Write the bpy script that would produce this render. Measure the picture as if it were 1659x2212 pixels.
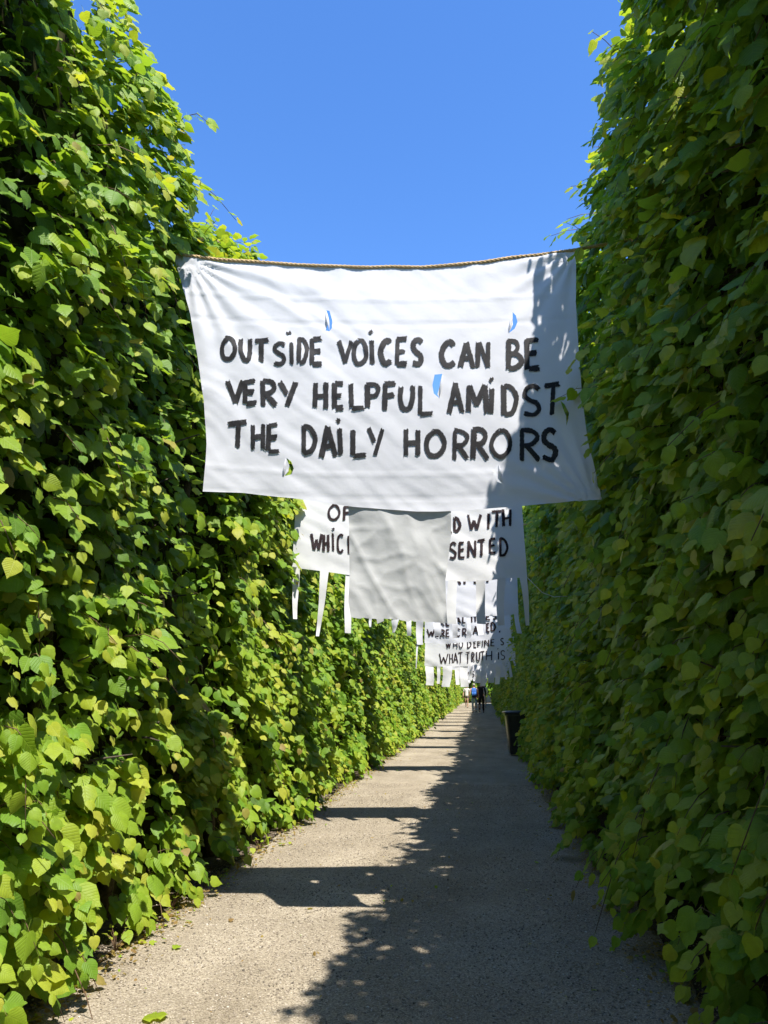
import bpy, bmesh, math, random
import numpy as np
from mathutils import Vector, Matrix, Quaternion, noise
from mathutils.geometry import delaunay_2d_cdt

scene = bpy.context.scene
for o in list(bpy.data.objects):
    bpy.data.objects.remove(o)
COL = scene.collection
RND = random.Random(11)
R = math.radians

# ------------------------------------------------------------------ camera
CAM_H, FPX, PITCH, YAW = 1.55, 1662.0, R(12.78), R(7.17)     # photo measured at 1659 x 2212
cam_d = bpy.data.cameras.new('camera')
cam = bpy.data.objects.new('camera', cam_d)
COL.objects.link(cam)
cam.location = (0, 0, CAM_H)
cam.rotation_euler = (R(90) + PITCH, 0, YAW)
cam_d.sensor_width = 36
cam_d.lens = FPX / 2212 * 36
cam_d.clip_start = 0.05
cam_d.clip_end = 2000
scene.camera = cam
scene.render.resolution_x, scene.render.resolution_y = 768, 1024

# ------------------------------------------------------------------ sky, sun, exposure
SUN = Vector((0.315, -0.44, 1.0)).normalized()                 # towards the sun
elev = math.asin(SUN.z)
world = bpy.data.worlds.new('World')
scene.world = world
world.use_nodes = True
wn = world.node_tree.nodes
wl = world.node_tree.links
bg = wn['Background']
sky = wn.new('ShaderNodeTexSky')
sky.sky_type = 'NISHITA'
sky.sun_disc = False
sky.sun_elevation = elev
sky.sun_rotation = math.atan2(SUN.x, SUN.y)
sky.altitude = 0
sky.air_density = 1.0
sky.dust_density = 0.2
sky.ozone_density = 3.5
hsv = wn.new('ShaderNodeHueSaturation')
hsv.inputs['Saturation'].default_value = 1.23
hsv.inputs['Hue'].default_value = 0.508
wl.new(sky.outputs[0], hsv.inputs['Color'])
wl.new(hsv.outputs[0], bg.inputs[0])
bg.inputs[1].default_value = 0.115
sd = bpy.data.lights.new('sun', 'SUN')
sd.energy = 3.55
sd.angle = R(0.53)
sd.color = (1.0, 0.955, 0.88)
sun = bpy.data.objects.new('sun', sd)
COL.objects.link(sun)
sun.rotation_euler = (-SUN).to_track_quat('-Z', 'Y').to_euler()
sun.location = (6, -8, 20)
vs = scene.view_settings
vs.view_transform = 'Standard'
vs.look = 'None'
vs.gamma = 1
vs.use_curve_mapping = False
vs.exposure = 1.47

# ------------------------------------------------------------------ helpers
RIGHT = Vector((math.cos(YAW), math.sin(YAW), 0))
FWD = Vector((-math.sin(YAW), math.cos(YAW), 0))
CP, SP = math.cos(PITCH), math.sin(PITCH)
CAM = Vector((0, 0, CAM_H))

def ray(px, py):
    up = 1106 - py
    return RIGHT * (px - 829.5) + FWD * (FPX * CP - up * SP) + Vector((0, 0, up * CP + FPX * SP))

def ground(px, py, z=0.0):
    d = ray(px, py)
    return CAM + d * ((z - CAM_H) / d.z)

def link(name, me, mat=None, parent=None):
    o = bpy.data.objects.new(name, me)
    COL.objects.link(o)
    if mat is not None and me is not None and not me.materials:
        me.materials.append(mat)
    if parent is not None:
        o.parent = parent
    return o

def tag(o, label=None, cat=None, group=None, kind=None):
    for k, v in (('label', label), ('category', cat), ('group', group), ('kind', kind)):
        if v:
            o[k] = v
    return o

def empty(name, loc, label, cat, group=None, rz=0):
    o = bpy.data.objects.new(name, None)
    o.empty_display_size = 0.2
    o.location = loc
    o.rotation_euler = (0, 0, rz)
    COL.objects.link(o)
    return tag(o, label, cat, group)

def mesh(name, v, f, smooth=True):
    me = bpy.data.meshes.new(name)
    me.from_pydata([tuple(p) for p in v], [], [tuple(q) for q in f])
    me.validate()
    if smooth:
        me.polygons.foreach_set('use_smooth', [True] * len(me.polygons))
    me.update()
    return me

def tube(path, rad, seg=6, v=None, f=None):
    """tapered tube along path, appended to v,f"""
    v = [] if v is None else v
    f = [] if f is None else f
    n = len(path)
    rads = rad if isinstance(rad, (list, tuple)) else [rad] * n
    prev = None
    for i, p in enumerate(path):
        a = Vector(path[max(0, i - 1)]); b = Vector(path[min(n - 1, i + 1)])
        t = (b - a)
        t = t.normalized() if t.length > 1e-9 else Vector((0, 0, 1))
        if prev is None:
            u = t.orthogonal().normalized()
        else:
            u = (prev - t * prev.dot(t))
            u = u.normalized() if u.length > 1e-6 else t.orthogonal().normalized()
        prev = u
        w = t.cross(u)
        base = len(v)
        for k in range(seg):
            an = 2 * math.pi * k / seg
            v.append(Vector(p) + (u * math.cos(an) + w * math.sin(an)) * rads[i])
        if i:
            for k in range(seg):
                k2 = (k + 1) % seg
                f.append((base - seg + k, base - seg + k2, base + k2, base + k))
    first = len(v) - n * seg
    f.append(tuple(range(first + seg - 1, first - 1, -1)))
    f.append(tuple(range(len(v) - seg, len(v))))
    return v, f

def vnoise(x, y, seed):
    """smooth value noise -1..1, vectorised"""
    rs = np.random.RandomState(seed)
    T = rs.uniform(-1, 1, (256, 256))
    xi = np.floor(x).astype(int); yi = np.floor(y).astype(int)
    fx = x - xi; fy = y - yi
    fx = fx * fx * (3 - 2 * fx); fy = fy * fy * (3 - 2 * fy)
    g = lambda a, b: T[a % 256, b % 256]
    return ((g(xi, yi) * (1 - fx) + g(xi + 1, yi) * fx) * (1 - fy) +
            (g(xi, yi + 1) * (1 - fx) + g(xi + 1, yi + 1) * fx) * fy)

# ------------------------------------------------------------------ materials
def new_mat(name):
    m = bpy.data.materials.new(name)
    m.use_nodes = True
    nt = m.node_tree
    return m, nt, nt.nodes['Principled BSDF'], nt.nodes['Material Output']

def N(nt, typ, **kw):
    n = nt.nodes.new(typ)
    for k, v in kw.items():
        setattr(n, k, v)
    return n

def ramp(nt, stops, src=None, interp='LINEAR'):
    r = N(nt, 'ShaderNodeValToRGB')
    r.color_ramp.interpolation = interp
    el = r.color_ramp.elements
    while len(el) < len(stops):
        el.new(0.5)
    for e, (p, c) in zip(el, stops):
        e.position = p
        e.color = (c[0], c[1], c[2], 1)
    if src is not None:
        nt.links.new(src, r.inputs[0])
    return r

def math_n(nt, op, a, b=None, clamp=False):
    n = N(nt, 'ShaderNodeMath', operation=op, use_clamp=clamp)
    for i, s in enumerate((a, b)):
        if s is None:
            continue
        if isinstance(s, (int, float)):
            n.inputs[i].default_value = s
        else:
            nt.links.new(s, n.inputs[i])
    return n.outputs[0]

def simple(name, col, rough=0.7, nscale=20, amt=0.25, bump=0.0, metallic=0.0, spec=0.4):
    m, nt, b, out = new_mat(name)
    tc = N(nt, 'ShaderNodeTexCoord')
    nz = N(nt, 'ShaderNodeTexNoise')
    nz.inputs['Scale'].default_value = nscale
    nz.inputs['Detail'].default_value = 5
    nt.links.new(tc.outputs['Object'], nz.inputs['Vector'])
    r = ramp(nt, [(0.3, [c * (1 - amt) for c in col]), (0.7, [min(1, c * (1 + amt)) for c in col])], nz.outputs[0])
    nt.links.new(r.outputs[0], b.inputs['Base Color'])
    b.inputs['Roughness'].default_value = rough
    b.inputs['Metallic'].default_value = metallic
    b.inputs['Specular IOR Level'].default_value = spec
    if bump:
        bp = N(nt, 'ShaderNodeBump')
        bp.inputs['Strength'].default_value = bump
        bp.inputs['Distance'].default_value = 0.01
        nt.links.new(nz.outputs[0], bp.inputs['Height'])
        nt.links.new(bp.outputs[0], b.inputs['Normal'])
    return m

def leaf_material():
    m, nt, b, out = new_mat('linden_leaf')
    L = nt.links
    at = N(nt, 'ShaderNodeAttribute', attribute_type='INSTANCER', attribute_name='tint')
    uv = N(nt, 'ShaderNodeUVMap')
    sep = N(nt, 'ShaderNodeSeparateXYZ')
    L.new(uv.outputs[0], sep.inputs[0])
    ax = math_n(nt, 'ABSOLUTE', math_n(nt, 'SUBTRACT', sep.outputs[0], 0.5))
    ph = math_n(nt, 'MULTIPLY', math_n(nt, 'SUBTRACT', sep.outputs[1], math_n(nt, 'MULTIPLY', ax, 0.85)), 46.0)
    side = math_n(nt, 'MULTIPLY', math_n(nt, 'ADD', math_n(nt, 'SINE', ph), 1.0), 0.5)
    vein = math_n(nt, 'POWER', side, 6.0)
    mid = math_n(nt, 'SUBTRACT', 1.0, math_n(nt, 'MULTIPLY', ax, 45.0), clamp=True)
    vein = math_n(nt, 'MAXIMUM', vein, mid)
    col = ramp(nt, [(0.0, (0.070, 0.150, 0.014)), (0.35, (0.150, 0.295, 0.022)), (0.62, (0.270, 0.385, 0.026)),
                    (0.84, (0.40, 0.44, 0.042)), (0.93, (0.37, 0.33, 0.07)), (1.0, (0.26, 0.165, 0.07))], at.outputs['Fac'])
    # blotches and a paler vein network
    nz = N(nt, 'ShaderNodeTexNoise')
    nz.inputs['Scale'].default_value = 3.5
    nz.inputs['Detail'].default_value = 4
    L.new(uv.outputs[0], nz.inputs['Vector'])
    hs = N(nt, 'ShaderNodeHueSaturation')
    L.new(col.outputs[0], hs.inputs['Color'])
    mr = N(nt, 'ShaderNodeMapRange')
    L.new(nz.outputs[0], mr.inputs[0])
    mr.inputs[3].default_value = 0.78
    mr.inputs[4].default_value = 1.2
    L.new(mr.outputs[0], hs.inputs['Value'])
    vm = N(nt, 'ShaderNodeMix', data_type='RGBA')
    L.new(math_n(nt, 'MULTIPLY', vein, 0.16), vm.inputs[0])
    L.new(hs.outputs[0], vm.inputs[6])
    vm.inputs[7].default_value = (0.30, 0.38, 0.09, 1)
    # paler, duller underside
    geo = N(nt, 'ShaderNodeNewGeometry')
    bk = N(nt, 'ShaderNodeMix', data_type='RGBA')
    L.new(math_n(nt, 'MULTIPLY', geo.outputs['Backfacing'], 0.35), bk.inputs[0])
    L.new(vm.outputs[2], bk.inputs[6])
    bk.inputs[7].default_value = (0.17, 0.25, 0.07, 1)
    bp = N(nt, 'ShaderNodeBump')
    bp.inputs['Strength'].default_value = 0.32
    bp.inputs['Distance'].default_value = 0.004
    bp.invert = True
    L.new(vein, bp.inputs['Height'])
    L.new(bk.outputs[2], b.inputs['Base Color'])
    b.inputs['Roughness'].default_value = 0.5
    b.inputs['Specular IOR Level'].default_value = 0.36
    L.new(bp.outputs[0], b.inputs['Normal'])
    tr = N(nt, 'ShaderNodeBsdfTranslucent')
    tcm = N(nt, 'ShaderNodeMix', data_type='RGBA', blend_type='MULTIPLY')
    tcm.inputs[0].default_value = 1
    L.new(bk.outputs[2], tcm.inputs[6])
    tcm.inputs[7].default_value = (1.75, 1.55, 0.5, 1)
    L.new(tcm.outputs[2], tr.inputs[0])
    L.new(bp.outputs[0], tr.inputs[1])
    mx = N(nt, 'ShaderNodeMixShader')
    mx.inputs[0].default_value = 0.48
    L.new(b.outputs[0], mx.inputs[1])
    L.new(tr.outputs[0], mx.inputs[2])
    L.new(mx.outputs[0], out.inputs[0])
    return m

def cloth_material(name, col, trans=0.16, wr=0.08):
    m, nt, b, out = new_mat(name)
    L = nt.links
    tc = N(nt, 'ShaderNodeTexCoord')
    mp = N(nt, 'ShaderNodeMapping')
    mp.inputs['Rotation'].default_value = (0, R(-28), 0)
    L.new(tc.outputs['Object'], mp.inputs[0])
    mp2 = N(nt, 'ShaderNodeMapping')
    mp2.inputs['Scale'].default_value = (7, 7, 7)
    L.new(mp.outputs[0], mp2.inputs[0])
    mp = mp2
    nz = N(nt, 'ShaderNodeTexNoise')
    nz.inputs['Scale'].default_value = 1.6
    nz.inputs['Detail'].default_value = 7
    nz.inputs['Roughness'].default_value = 0.55
    L.new(mp.outputs[0], nz.inputs['Vector'])
    n2 = N(nt, 'ShaderNodeTexNoise')
    n2.inputs['Scale'].default_value = 4.0
    n2.inputs['Detail'].default_value = 6
    L.new(tc.outputs['Object'], n2.inputs['Vector'])
    r = ramp(nt, [(0.3, [c * 0.955 for c in col]), (0.6, col)], n2.outputs[0])
    bp = N(nt, 'ShaderNodeBump')
    bp.inputs['Strength'].default_value = wr
    bp.inputs['Distance'].default_value = 0.03
    L.new(nz.outputs[0], bp.inputs['Height'])
    L.new(r.outputs[0], b.inputs['Base Color'])
    b.inputs['Roughness'].default_value = 0.9
    b.inputs['Specular IOR Level'].default_value = 0.1
    b.inputs['Sheen Weight'].default_value = 0.1
    L.new(bp.outputs[0], b.inputs['Normal'])
    tr = N(nt, 'ShaderNodeBsdfTranslucent')
    L.new(r.outputs[0], tr.inputs[0])
    mx = N(nt, 'ShaderNodeMixShader')
    mx.inputs[0].default_value = trans
    L.new(b.outputs[0], mx.inputs[1])
    L.new(tr.outputs[0], mx.inputs[2])
    L.new(mx.outputs[0], out.inputs[0])
    return m

def paint_material(name, col):
    m, nt, b, out = new_mat(name)
    L = nt.links
    uv = N(nt, 'ShaderNodeUVMap')
    mp = N(nt, 'ShaderNodeMapping')
    mp.inputs['Scale'].default_value = (2.2, 9, 1)
    L.new(uv.outputs[0], mp.inputs[0])
    nz = N(nt, 'ShaderNodeTexNoise')
    nz.inputs['Scale'].default_value = 1.6
    nz.inputs['Detail'].default_value = 6
    L.new(mp.outputs[0], nz.inputs['Vector'])
    r = ramp(nt, [(0.35, [c * 0.6 for c in col]), (0.75, [c * 2.6 for c in col])], nz.outputs[0])
    L.new(r.outputs[0], b.inputs['Base Color'])
    b.inputs['Roughness'].default_value = 0.6
    b.inputs['Specular IOR Level'].default_value = 0.25
    sep = N(nt, 'ShaderNodeSeparateXYZ')
    L.new(uv.outputs[0], sep.inputs[0])
    # paint misses the weave towards the stroke's rims: dry-brush gaps
    rim = math_n(nt, 'ABSOLUTE', math_n(nt, 'SUBTRACT', sep.outputs[1], 0.5))
    t = math_n(nt, 'ADD', nz.outputs[0], math_n(nt, 'MULTIPLY', math_n(nt, 'POWER', math_n(nt, 'MULTIPLY', rim, 2.0), 4.0), 0.22))
    cut = math_n(nt, 'LESS_THAN', t, 0.70)
    L.new(cut, b.inputs['Alpha'])
    return m

def gravel_material():
    m, nt, b, out = new_mat('pale_gravel')
    L = nt.links
    geo = N(nt, 'ShaderNodeNewGeometry')
    vo = N(nt, 'ShaderNodeTexVoronoi')
    vo.inputs['Scale'].default_value = 155
    L.new(geo.outputs['Position'], vo.inputs['Vector'])
    sp = N(nt, 'ShaderNodeSeparateColor')
    L.new(vo.outputs['Color'], sp.inputs[0])
    c1 = ramp(nt, [(0.0, (0.20, 0.168, 0.122)), (0.25, (0.29, 0.245, 0.180)), (0.65, (0.365, 0.315, 0.240)), (0.9, (0.46, 0.402, 0.312)), (1.0, (0.55, 0.488, 0.39))], sp.outputs[0])
    nz = N(nt, 'ShaderNodeTexNoise')
    nz.inputs['Scale'].default_value = 1.3
    nz.inputs['Detail'].default_value = 8
    nz.inputs['Roughness'].default_value = 0.65
    L.new(geo.outputs['Position'], nz.inputs['Vector'])
    r2 = ramp(nt, [(0.3, (0.74, 0.73, 0.71)), (0.7, (1.05, 1.05, 1.04))], nz.outputs[0])
    # long worn tracks and scuffed, damper patches along the walking line
    mpt = N(nt, 'ShaderNodeMapping')
    mpt.inputs['Scale'].default_value = (1.9, 0.28, 1)
    L.new(geo.outputs['Position'], mpt.inputs[0])
    nt2 = N(nt, 'ShaderNodeTexNoise')
    nt2.inputs['Scale'].default_value = 1.0
    nt2.inputs['Detail'].default_value = 5
    L.new(mpt.outputs[0], nt2.inputs['Vector'])
    rt2 = ramp(nt, [(0.32, (0.82, 0.80, 0.77)), (0.68, (1.06, 1.06, 1.06))], nt2.outputs[0])
    mu0 = N(nt, 'ShaderNodeMix', data_type='RGBA', blend_type='MULTIPLY')
    mu0.inputs[0].default_value = 1
    L.new(c1.outputs[0], mu0.inputs[6])
    L.new(rt2.outputs[0], mu0.inputs[7])
    mu = N(nt, 'ShaderNodeMix', data_type='RGBA', blend_type='MULTIPLY')
    mu.inputs[0].default_value = 1
    L.new(mu0.outputs[2], mu.inputs[6])
    L.new(r2.outputs[0], mu.inputs[7])
    L.new(mu.outputs[2], b.inputs['Base Color'])
    b.inputs['Roughness'].default_value = 0.95
    b.inputs['Specular IOR Level'].default_value = 0.15
    bp = N(nt, 'ShaderNodeBump')
    bp.inputs['Strength'].default_value = 0.8
    bp.inputs['Distance'].default_value = 0.006
    bp.invert = True
    L.new(vo.outputs['Distance'], bp.inputs['Height'])
    b2 = N(nt, 'ShaderNodeBump')
    b2.inputs['Strength'].default_value = 0.5
    b2.inputs['Distance'].default_value = 0.03
    n3 = N(nt, 'ShaderNodeTexNoise')
    n3.inputs['Scale'].default_value = 14
    n3.inputs['Detail'].default_value = 6
    L.new(geo.outputs['Position'], n3.inputs['Vector'])
    L.new(n3.outputs[0], b2.inputs['Height'])
    L.new(bp.outputs[0], b2.inputs['Normal'])
    L.new(b2.outputs[0], b.inputs['Normal'])
    return m

def pebble_material():
    m, nt, b, out = new_mat('loose_pebble')
    at = N(nt, 'ShaderNodeAttribute', attribute_type='INSTANCER', attribute_name='tint')
    r = ramp(nt, [(0.0, (0.10, 0.085, 0.065)), (0.35, (0.22, 0.18, 0.135)), (0.75, (0.35, 0.30, 0.23)), (1.0, (0.52, 0.47, 0.40))], at.outputs['Fac'])
    nt.links.new(r.outputs[0], b.inputs['Base Color'])
    b.inputs['Roughness'].default_value = 0.9
    return m

M_LEAF = leaf_material()
M_CLOTH = cloth_material('white_cotton_sheet', (0.68, 0.685, 0.725))
M_CLOTH_B = cloth_material('off_white_cotton_sheet', (0.73, 0.73, 0.73))
M_GREY = cloth_material('grey_crumpled_cotton', (0.50, 0.505, 0.50), trans=0.22, wr=0.12)
M_INK = paint_material('black_brush_paint', (0.014, 0.013, 0.014))
M_INK2 = paint_material('brown_black_brush_paint', (0.020, 0.011, 0.012))
M_ROPE = simple('tan_hemp_rope', (0.52, 0.37, 0.19), 0.9, 300, 0.4, 0.5)
M_STRING = simple('white_string', (0.6, 0.58, 0.52), 0.9, 100, 0.1)
M_BARK = simple('linden_bark', (0.075, 0.06, 0.042), 0.95, 40, 0.45, 0.8)
M_TWIG = simple('linden_twig', (0.13, 0.075, 0.04), 0.7, 60, 0.3)
M_INNER = simple('light_block_dark', (0.034, 0.034, 0.016), 1.0, 14, 0.6, 1.0, spec=0.0)  # dark fill of the added slab that blocks light inside the hedges
M_GRAVEL = gravel_material()
M_PEB = pebble_material()
M_SOIL = simple('dark_soil', (0.085, 0.066, 0.045), 1.0, 35, 0.5, 1.0, spec=0.1)
M_GRASS = simple('meadow_grass', (0.07, 0.12, 0.025), 1.0, 3, 0.4, 0.6, spec=0.1)

# ------------------------------------------------------------------ ground, path, beds
XL, XR, YEND = -2.12, 0.97, 73.0
g = link('ground', mesh('ground', [(-600, -400, -0.03), (600, -400, -0.03), (600, 1200, -0.03), (-600, 1200, -0.03)], [(0, 1, 2, 3)]), M_GRASS)
tag(g, 'flat grassy ground reaching to the horizon', 'ground', kind='structure')

def strip_sheet(name, fl, fr, z, y0, y1, step, nx, mat, bumpz=0.0, seed=1):
    ys = np.arange(y0, y1 + step, step)
    v, f = [], []
    for j, y in enumerate(ys):
        for i in range(nx + 1):
            t = i / nx
            x = fl(y) * (1 - t) + fr(y) * t
            v.append((x, y, z + bumpz * noise.noise((x * 2.2, y * 2.2, seed))))
    for j in range(len(ys) - 1):
        for i in range(nx):
            a = j * (nx + 1) + i
            f.append((a, a + 1, a + nx + 2, a + nx + 1))
    return link(name, mesh(name, v, f), mat)

p = strip_sheet('path', lambda y: XL - 0.4, lambda y: XR + 0.4, 0.0, -8, YEND + 8, 0.5, 10, M_GRAVEL, 0.008)
tag(p, 'pale gravel path between two tall clipped hedges', 'path', kind='structure')
ed = lambda y, s: 0.07 * noise.noise((y * 1.3, s, 0)) + 0.04 * noise.noise((y * 5, s, 3))
q = strip_sheet('soil_bed', lambda y: XL - 2.2, lambda y: XL - 0.10 + ed(y, 1), 0.018, -8, YEND, 0.12, 6, M_SOIL, 0.02, 5)
tag(q, 'dark soil strip at the foot of the sunlit hedge', 'soil', kind='structure')
q = strip_sheet('soil_bed', lambda y: XR + 0.08 + ed(y, 8), lambda y: XR + 2.2, 0.018, -8, YEND, 0.12, 6, M_SOIL, 0.02, 7)
tag(q, 'dark soil strip at the foot of the shaded hedge', 'soil', kind='structure')

# ------------------------------------------------------------------ leaves
def leaf_mesh(i):
    rr = random.Random(100 + i)
    rows = [(-0.075, 0.20), (0.04, 0.37), (0.20, 0.455), (0.40, 0.45), (0.58, 0.365), (0.74, 0.235), (0.86, 0.11), (0.94, 0.04)]
    fold = rr.uniform(0.0, 0.14)
    curl = rr.uniform(-0.03, 0.22)
    wav = rr.uniform(0.015, 0.05)
    tw = rr.uniform(-0.25, 0.25)
    asym = rr.uniform(-0.05, 0.05)
    wid = rr.uniform(0.84, 1.10)
    v, uvs, f = [], [], []
    cols = (-1, -0.5, 0, 0.5, 1)
    for k, (y, w) in enumerate(rows):
        for c in cols:
            yy = y if c else max(y, 0.0) + (0.015 if k == 0 else 0)
            if abs(c) == 0.5 and k == 0:
                yy = -0.055
            x = c * w * wid * (1 + asym * (1 if c > 0 else -1))
            ser = (0.012 * (1 if k % 2 else -1)) if abs(c) == 1 else 0
            x += ser * (1 if c > 0 else -1)
            z = fold * abs(x) - curl * max(0, yy) ** 2 + tw * x * yy
            if abs(c) == 1:
                z += wav * math.sin(k * 2.1 + i) - 0.10 * abs(x) * (1 if fold > 0.1 else 2)
            v.append((x, yy, z)); uvs.append((x + 0.5, yy))
    nc = len(cols)
    for k in range(len(rows) - 1):
        for c in range(nc - 1):
            a = k * nc + c
            f.append((a, a + 1, a + nc + 1, a + nc))
    tip = len(v)
    v.append((0.01 * rr.uniform(-1, 1), 1.03, -curl * 1.06)); uvs.append((0.5, 1.0))
    a = (len(rows) - 1) * nc
    for c in range(nc - 1):
        f.append((a + c, a + c + 1, tip))
    # stalk
    b = len(v)
    for (x, y, z) in ((-0.011, 0.02, 0.0), (0.011, 0.02, 0.0), (0.009, -0.2, 0.02), (-0.009, -0.2, 0.02), (0.007, -0.42, 0.10), (-0.007, -0.42, 0.10)):
        v.append((x, y, z)); uvs.append((0.5, 0.0))
    f += [(b, b + 3, b + 2, b + 1), (b + 3, b + 5, b + 4, b + 2)]
    v = [(x * 0.104, y * 0.104, z * 0.104) for x, y, z in v]
    me = mesh('leaf', v, f)
    ul = me.uv_layers.new(name='UVMap')
    for lp in me.loops:
        ul.data[lp.index].uv = uvs[lp.vertex_index]
    me.materials.append(M_LEAF)
    return me

NV = 12
LEAVES = [leaf_mesh(i) for i in range(NV)]

def unit(a):
    return a / np.maximum(np.linalg.norm(a, axis=1, keepdims=True), 1e-9)

def quats(n, t):
    n = unit(n)
    t = unit(t - n * np.sum(t * n, axis=1, keepdims=True))
    x = np.cross(t, n)
    m00, m10, m20 = x[:, 0], x[:, 1], x[:, 2]
    m01, m11, m21 = t[:, 0], t[:, 1], t[:, 2]
    m02, m12, m22 = n[:, 0], n[:, 1], n[:, 2]
    w = np.sqrt(np.maximum(0, 1 + m00 + m11 + m22)) / 2
    qx = np.copysign(np.sqrt(np.maximum(0, 1 + m00 - m11 - m22)) / 2, m21 - m12)
    qy = np.copysign(np.sqrt(np.maximum(0, 1 - m00 + m11 - m22)) / 2, m02 - m20)
    qz = np.copysign(np.sqrt(np.maximum(0, 1 - m00 - m11 + m22)) / 2, m10 - m01)
    return np.stack([w, qx, qy, qz], 1)

def scatter_group(name, protos):
    ng = bpy.data.node_groups.new(name, 'GeometryNodeTree')
    ng.interface.new_socket('Geometry', in_out='INPUT', socket_type='NodeSocketGeometry')
    ng.interface.new_socket('Geometry', in_out='OUTPUT', socket_type='NodeSocketGeometry')
    nd, L = ng.nodes, ng.links
    gi = nd.new('NodeGroupInput'); go = nd.new('NodeGroupOutput')
    iop = nd.new('GeometryNodeInstanceOnPoints')
    jn = nd.new('GeometryNodeJoinGeometry')
    for pr in protos:
        oi = nd.new('GeometryNodeObjectInfo')
        oi.transform_space = 'ORIGINAL'
        oi.inputs['Object'].default_value = pr
        oi.inputs['As Instance'].default_value = True
        L.new(oi.outputs['Geometry'], jn.inputs[0])
    def attr(n, ty):
        a = nd.new('GeometryNodeInputNamedAttribute')
        a.data_type = ty
        a.inputs['Name'].default_value = n
        return a.outputs[0]
    L.new(gi.outputs[0], iop.inputs['Points'])
    L.new(jn.outputs[0], iop.inputs['Instance'])
    iop.inputs['Pick Instance'].default_value = True
    L.new(attr('variant', 'INT'), iop.inputs['Instance Index'])
    L.new(attr('turn', 'QUATERNION'), iop.inputs['Rotation'])
    L.new(attr('size', 'FLOAT'), iop.inputs['Scale'])
    L.new(iop.outputs[0], go.inputs[0])
    return ng

def point_object(name, pos, quat, size, var, tint, ng, parent=None, off=(0, 0, 0), mat=None):
    me = bpy.data.meshes.new(name)
    n = len(pos)
    me.vertices.add(n)
    me.vertices.foreach_set('co', (pos - np.array(off)).astype(np.float32).ravel())
    for nm, ty, key, arr in (('turn', 'QUATERNION', 'value', quat), ('size', 'FLOAT', 'value', size),
                             ('variant', 'INT', 'value', var), ('tint', 'FLOAT', 'value', tint)):
        a = me.attributes.new(nm, ty, 'POINT')
        a.data.foreach_set(key, arr.astype(np.int32 if ty == 'INT' else np.float32).ravel())
    me.update()
    o = link(name, me, mat, parent)
    md = o.modifiers.new('scatter', 'NODES')
    md.node_group = ng
    return o

def project(pos):
    d = pos - np.array(CAM)
    r = d @ np.array(RIGHT); fh = d @ np.array(FWD); z = d[:, 2]
    depth = fh * CP + z * SP
    up = z * CP - fh * SP
    depth_s = np.where(depth > 0.05, depth, 0.05)
    return 829.5 + FPX * r / depth_s, 1106 - FPX * up / depth_s, depth

LEAF_NG = None

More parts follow.
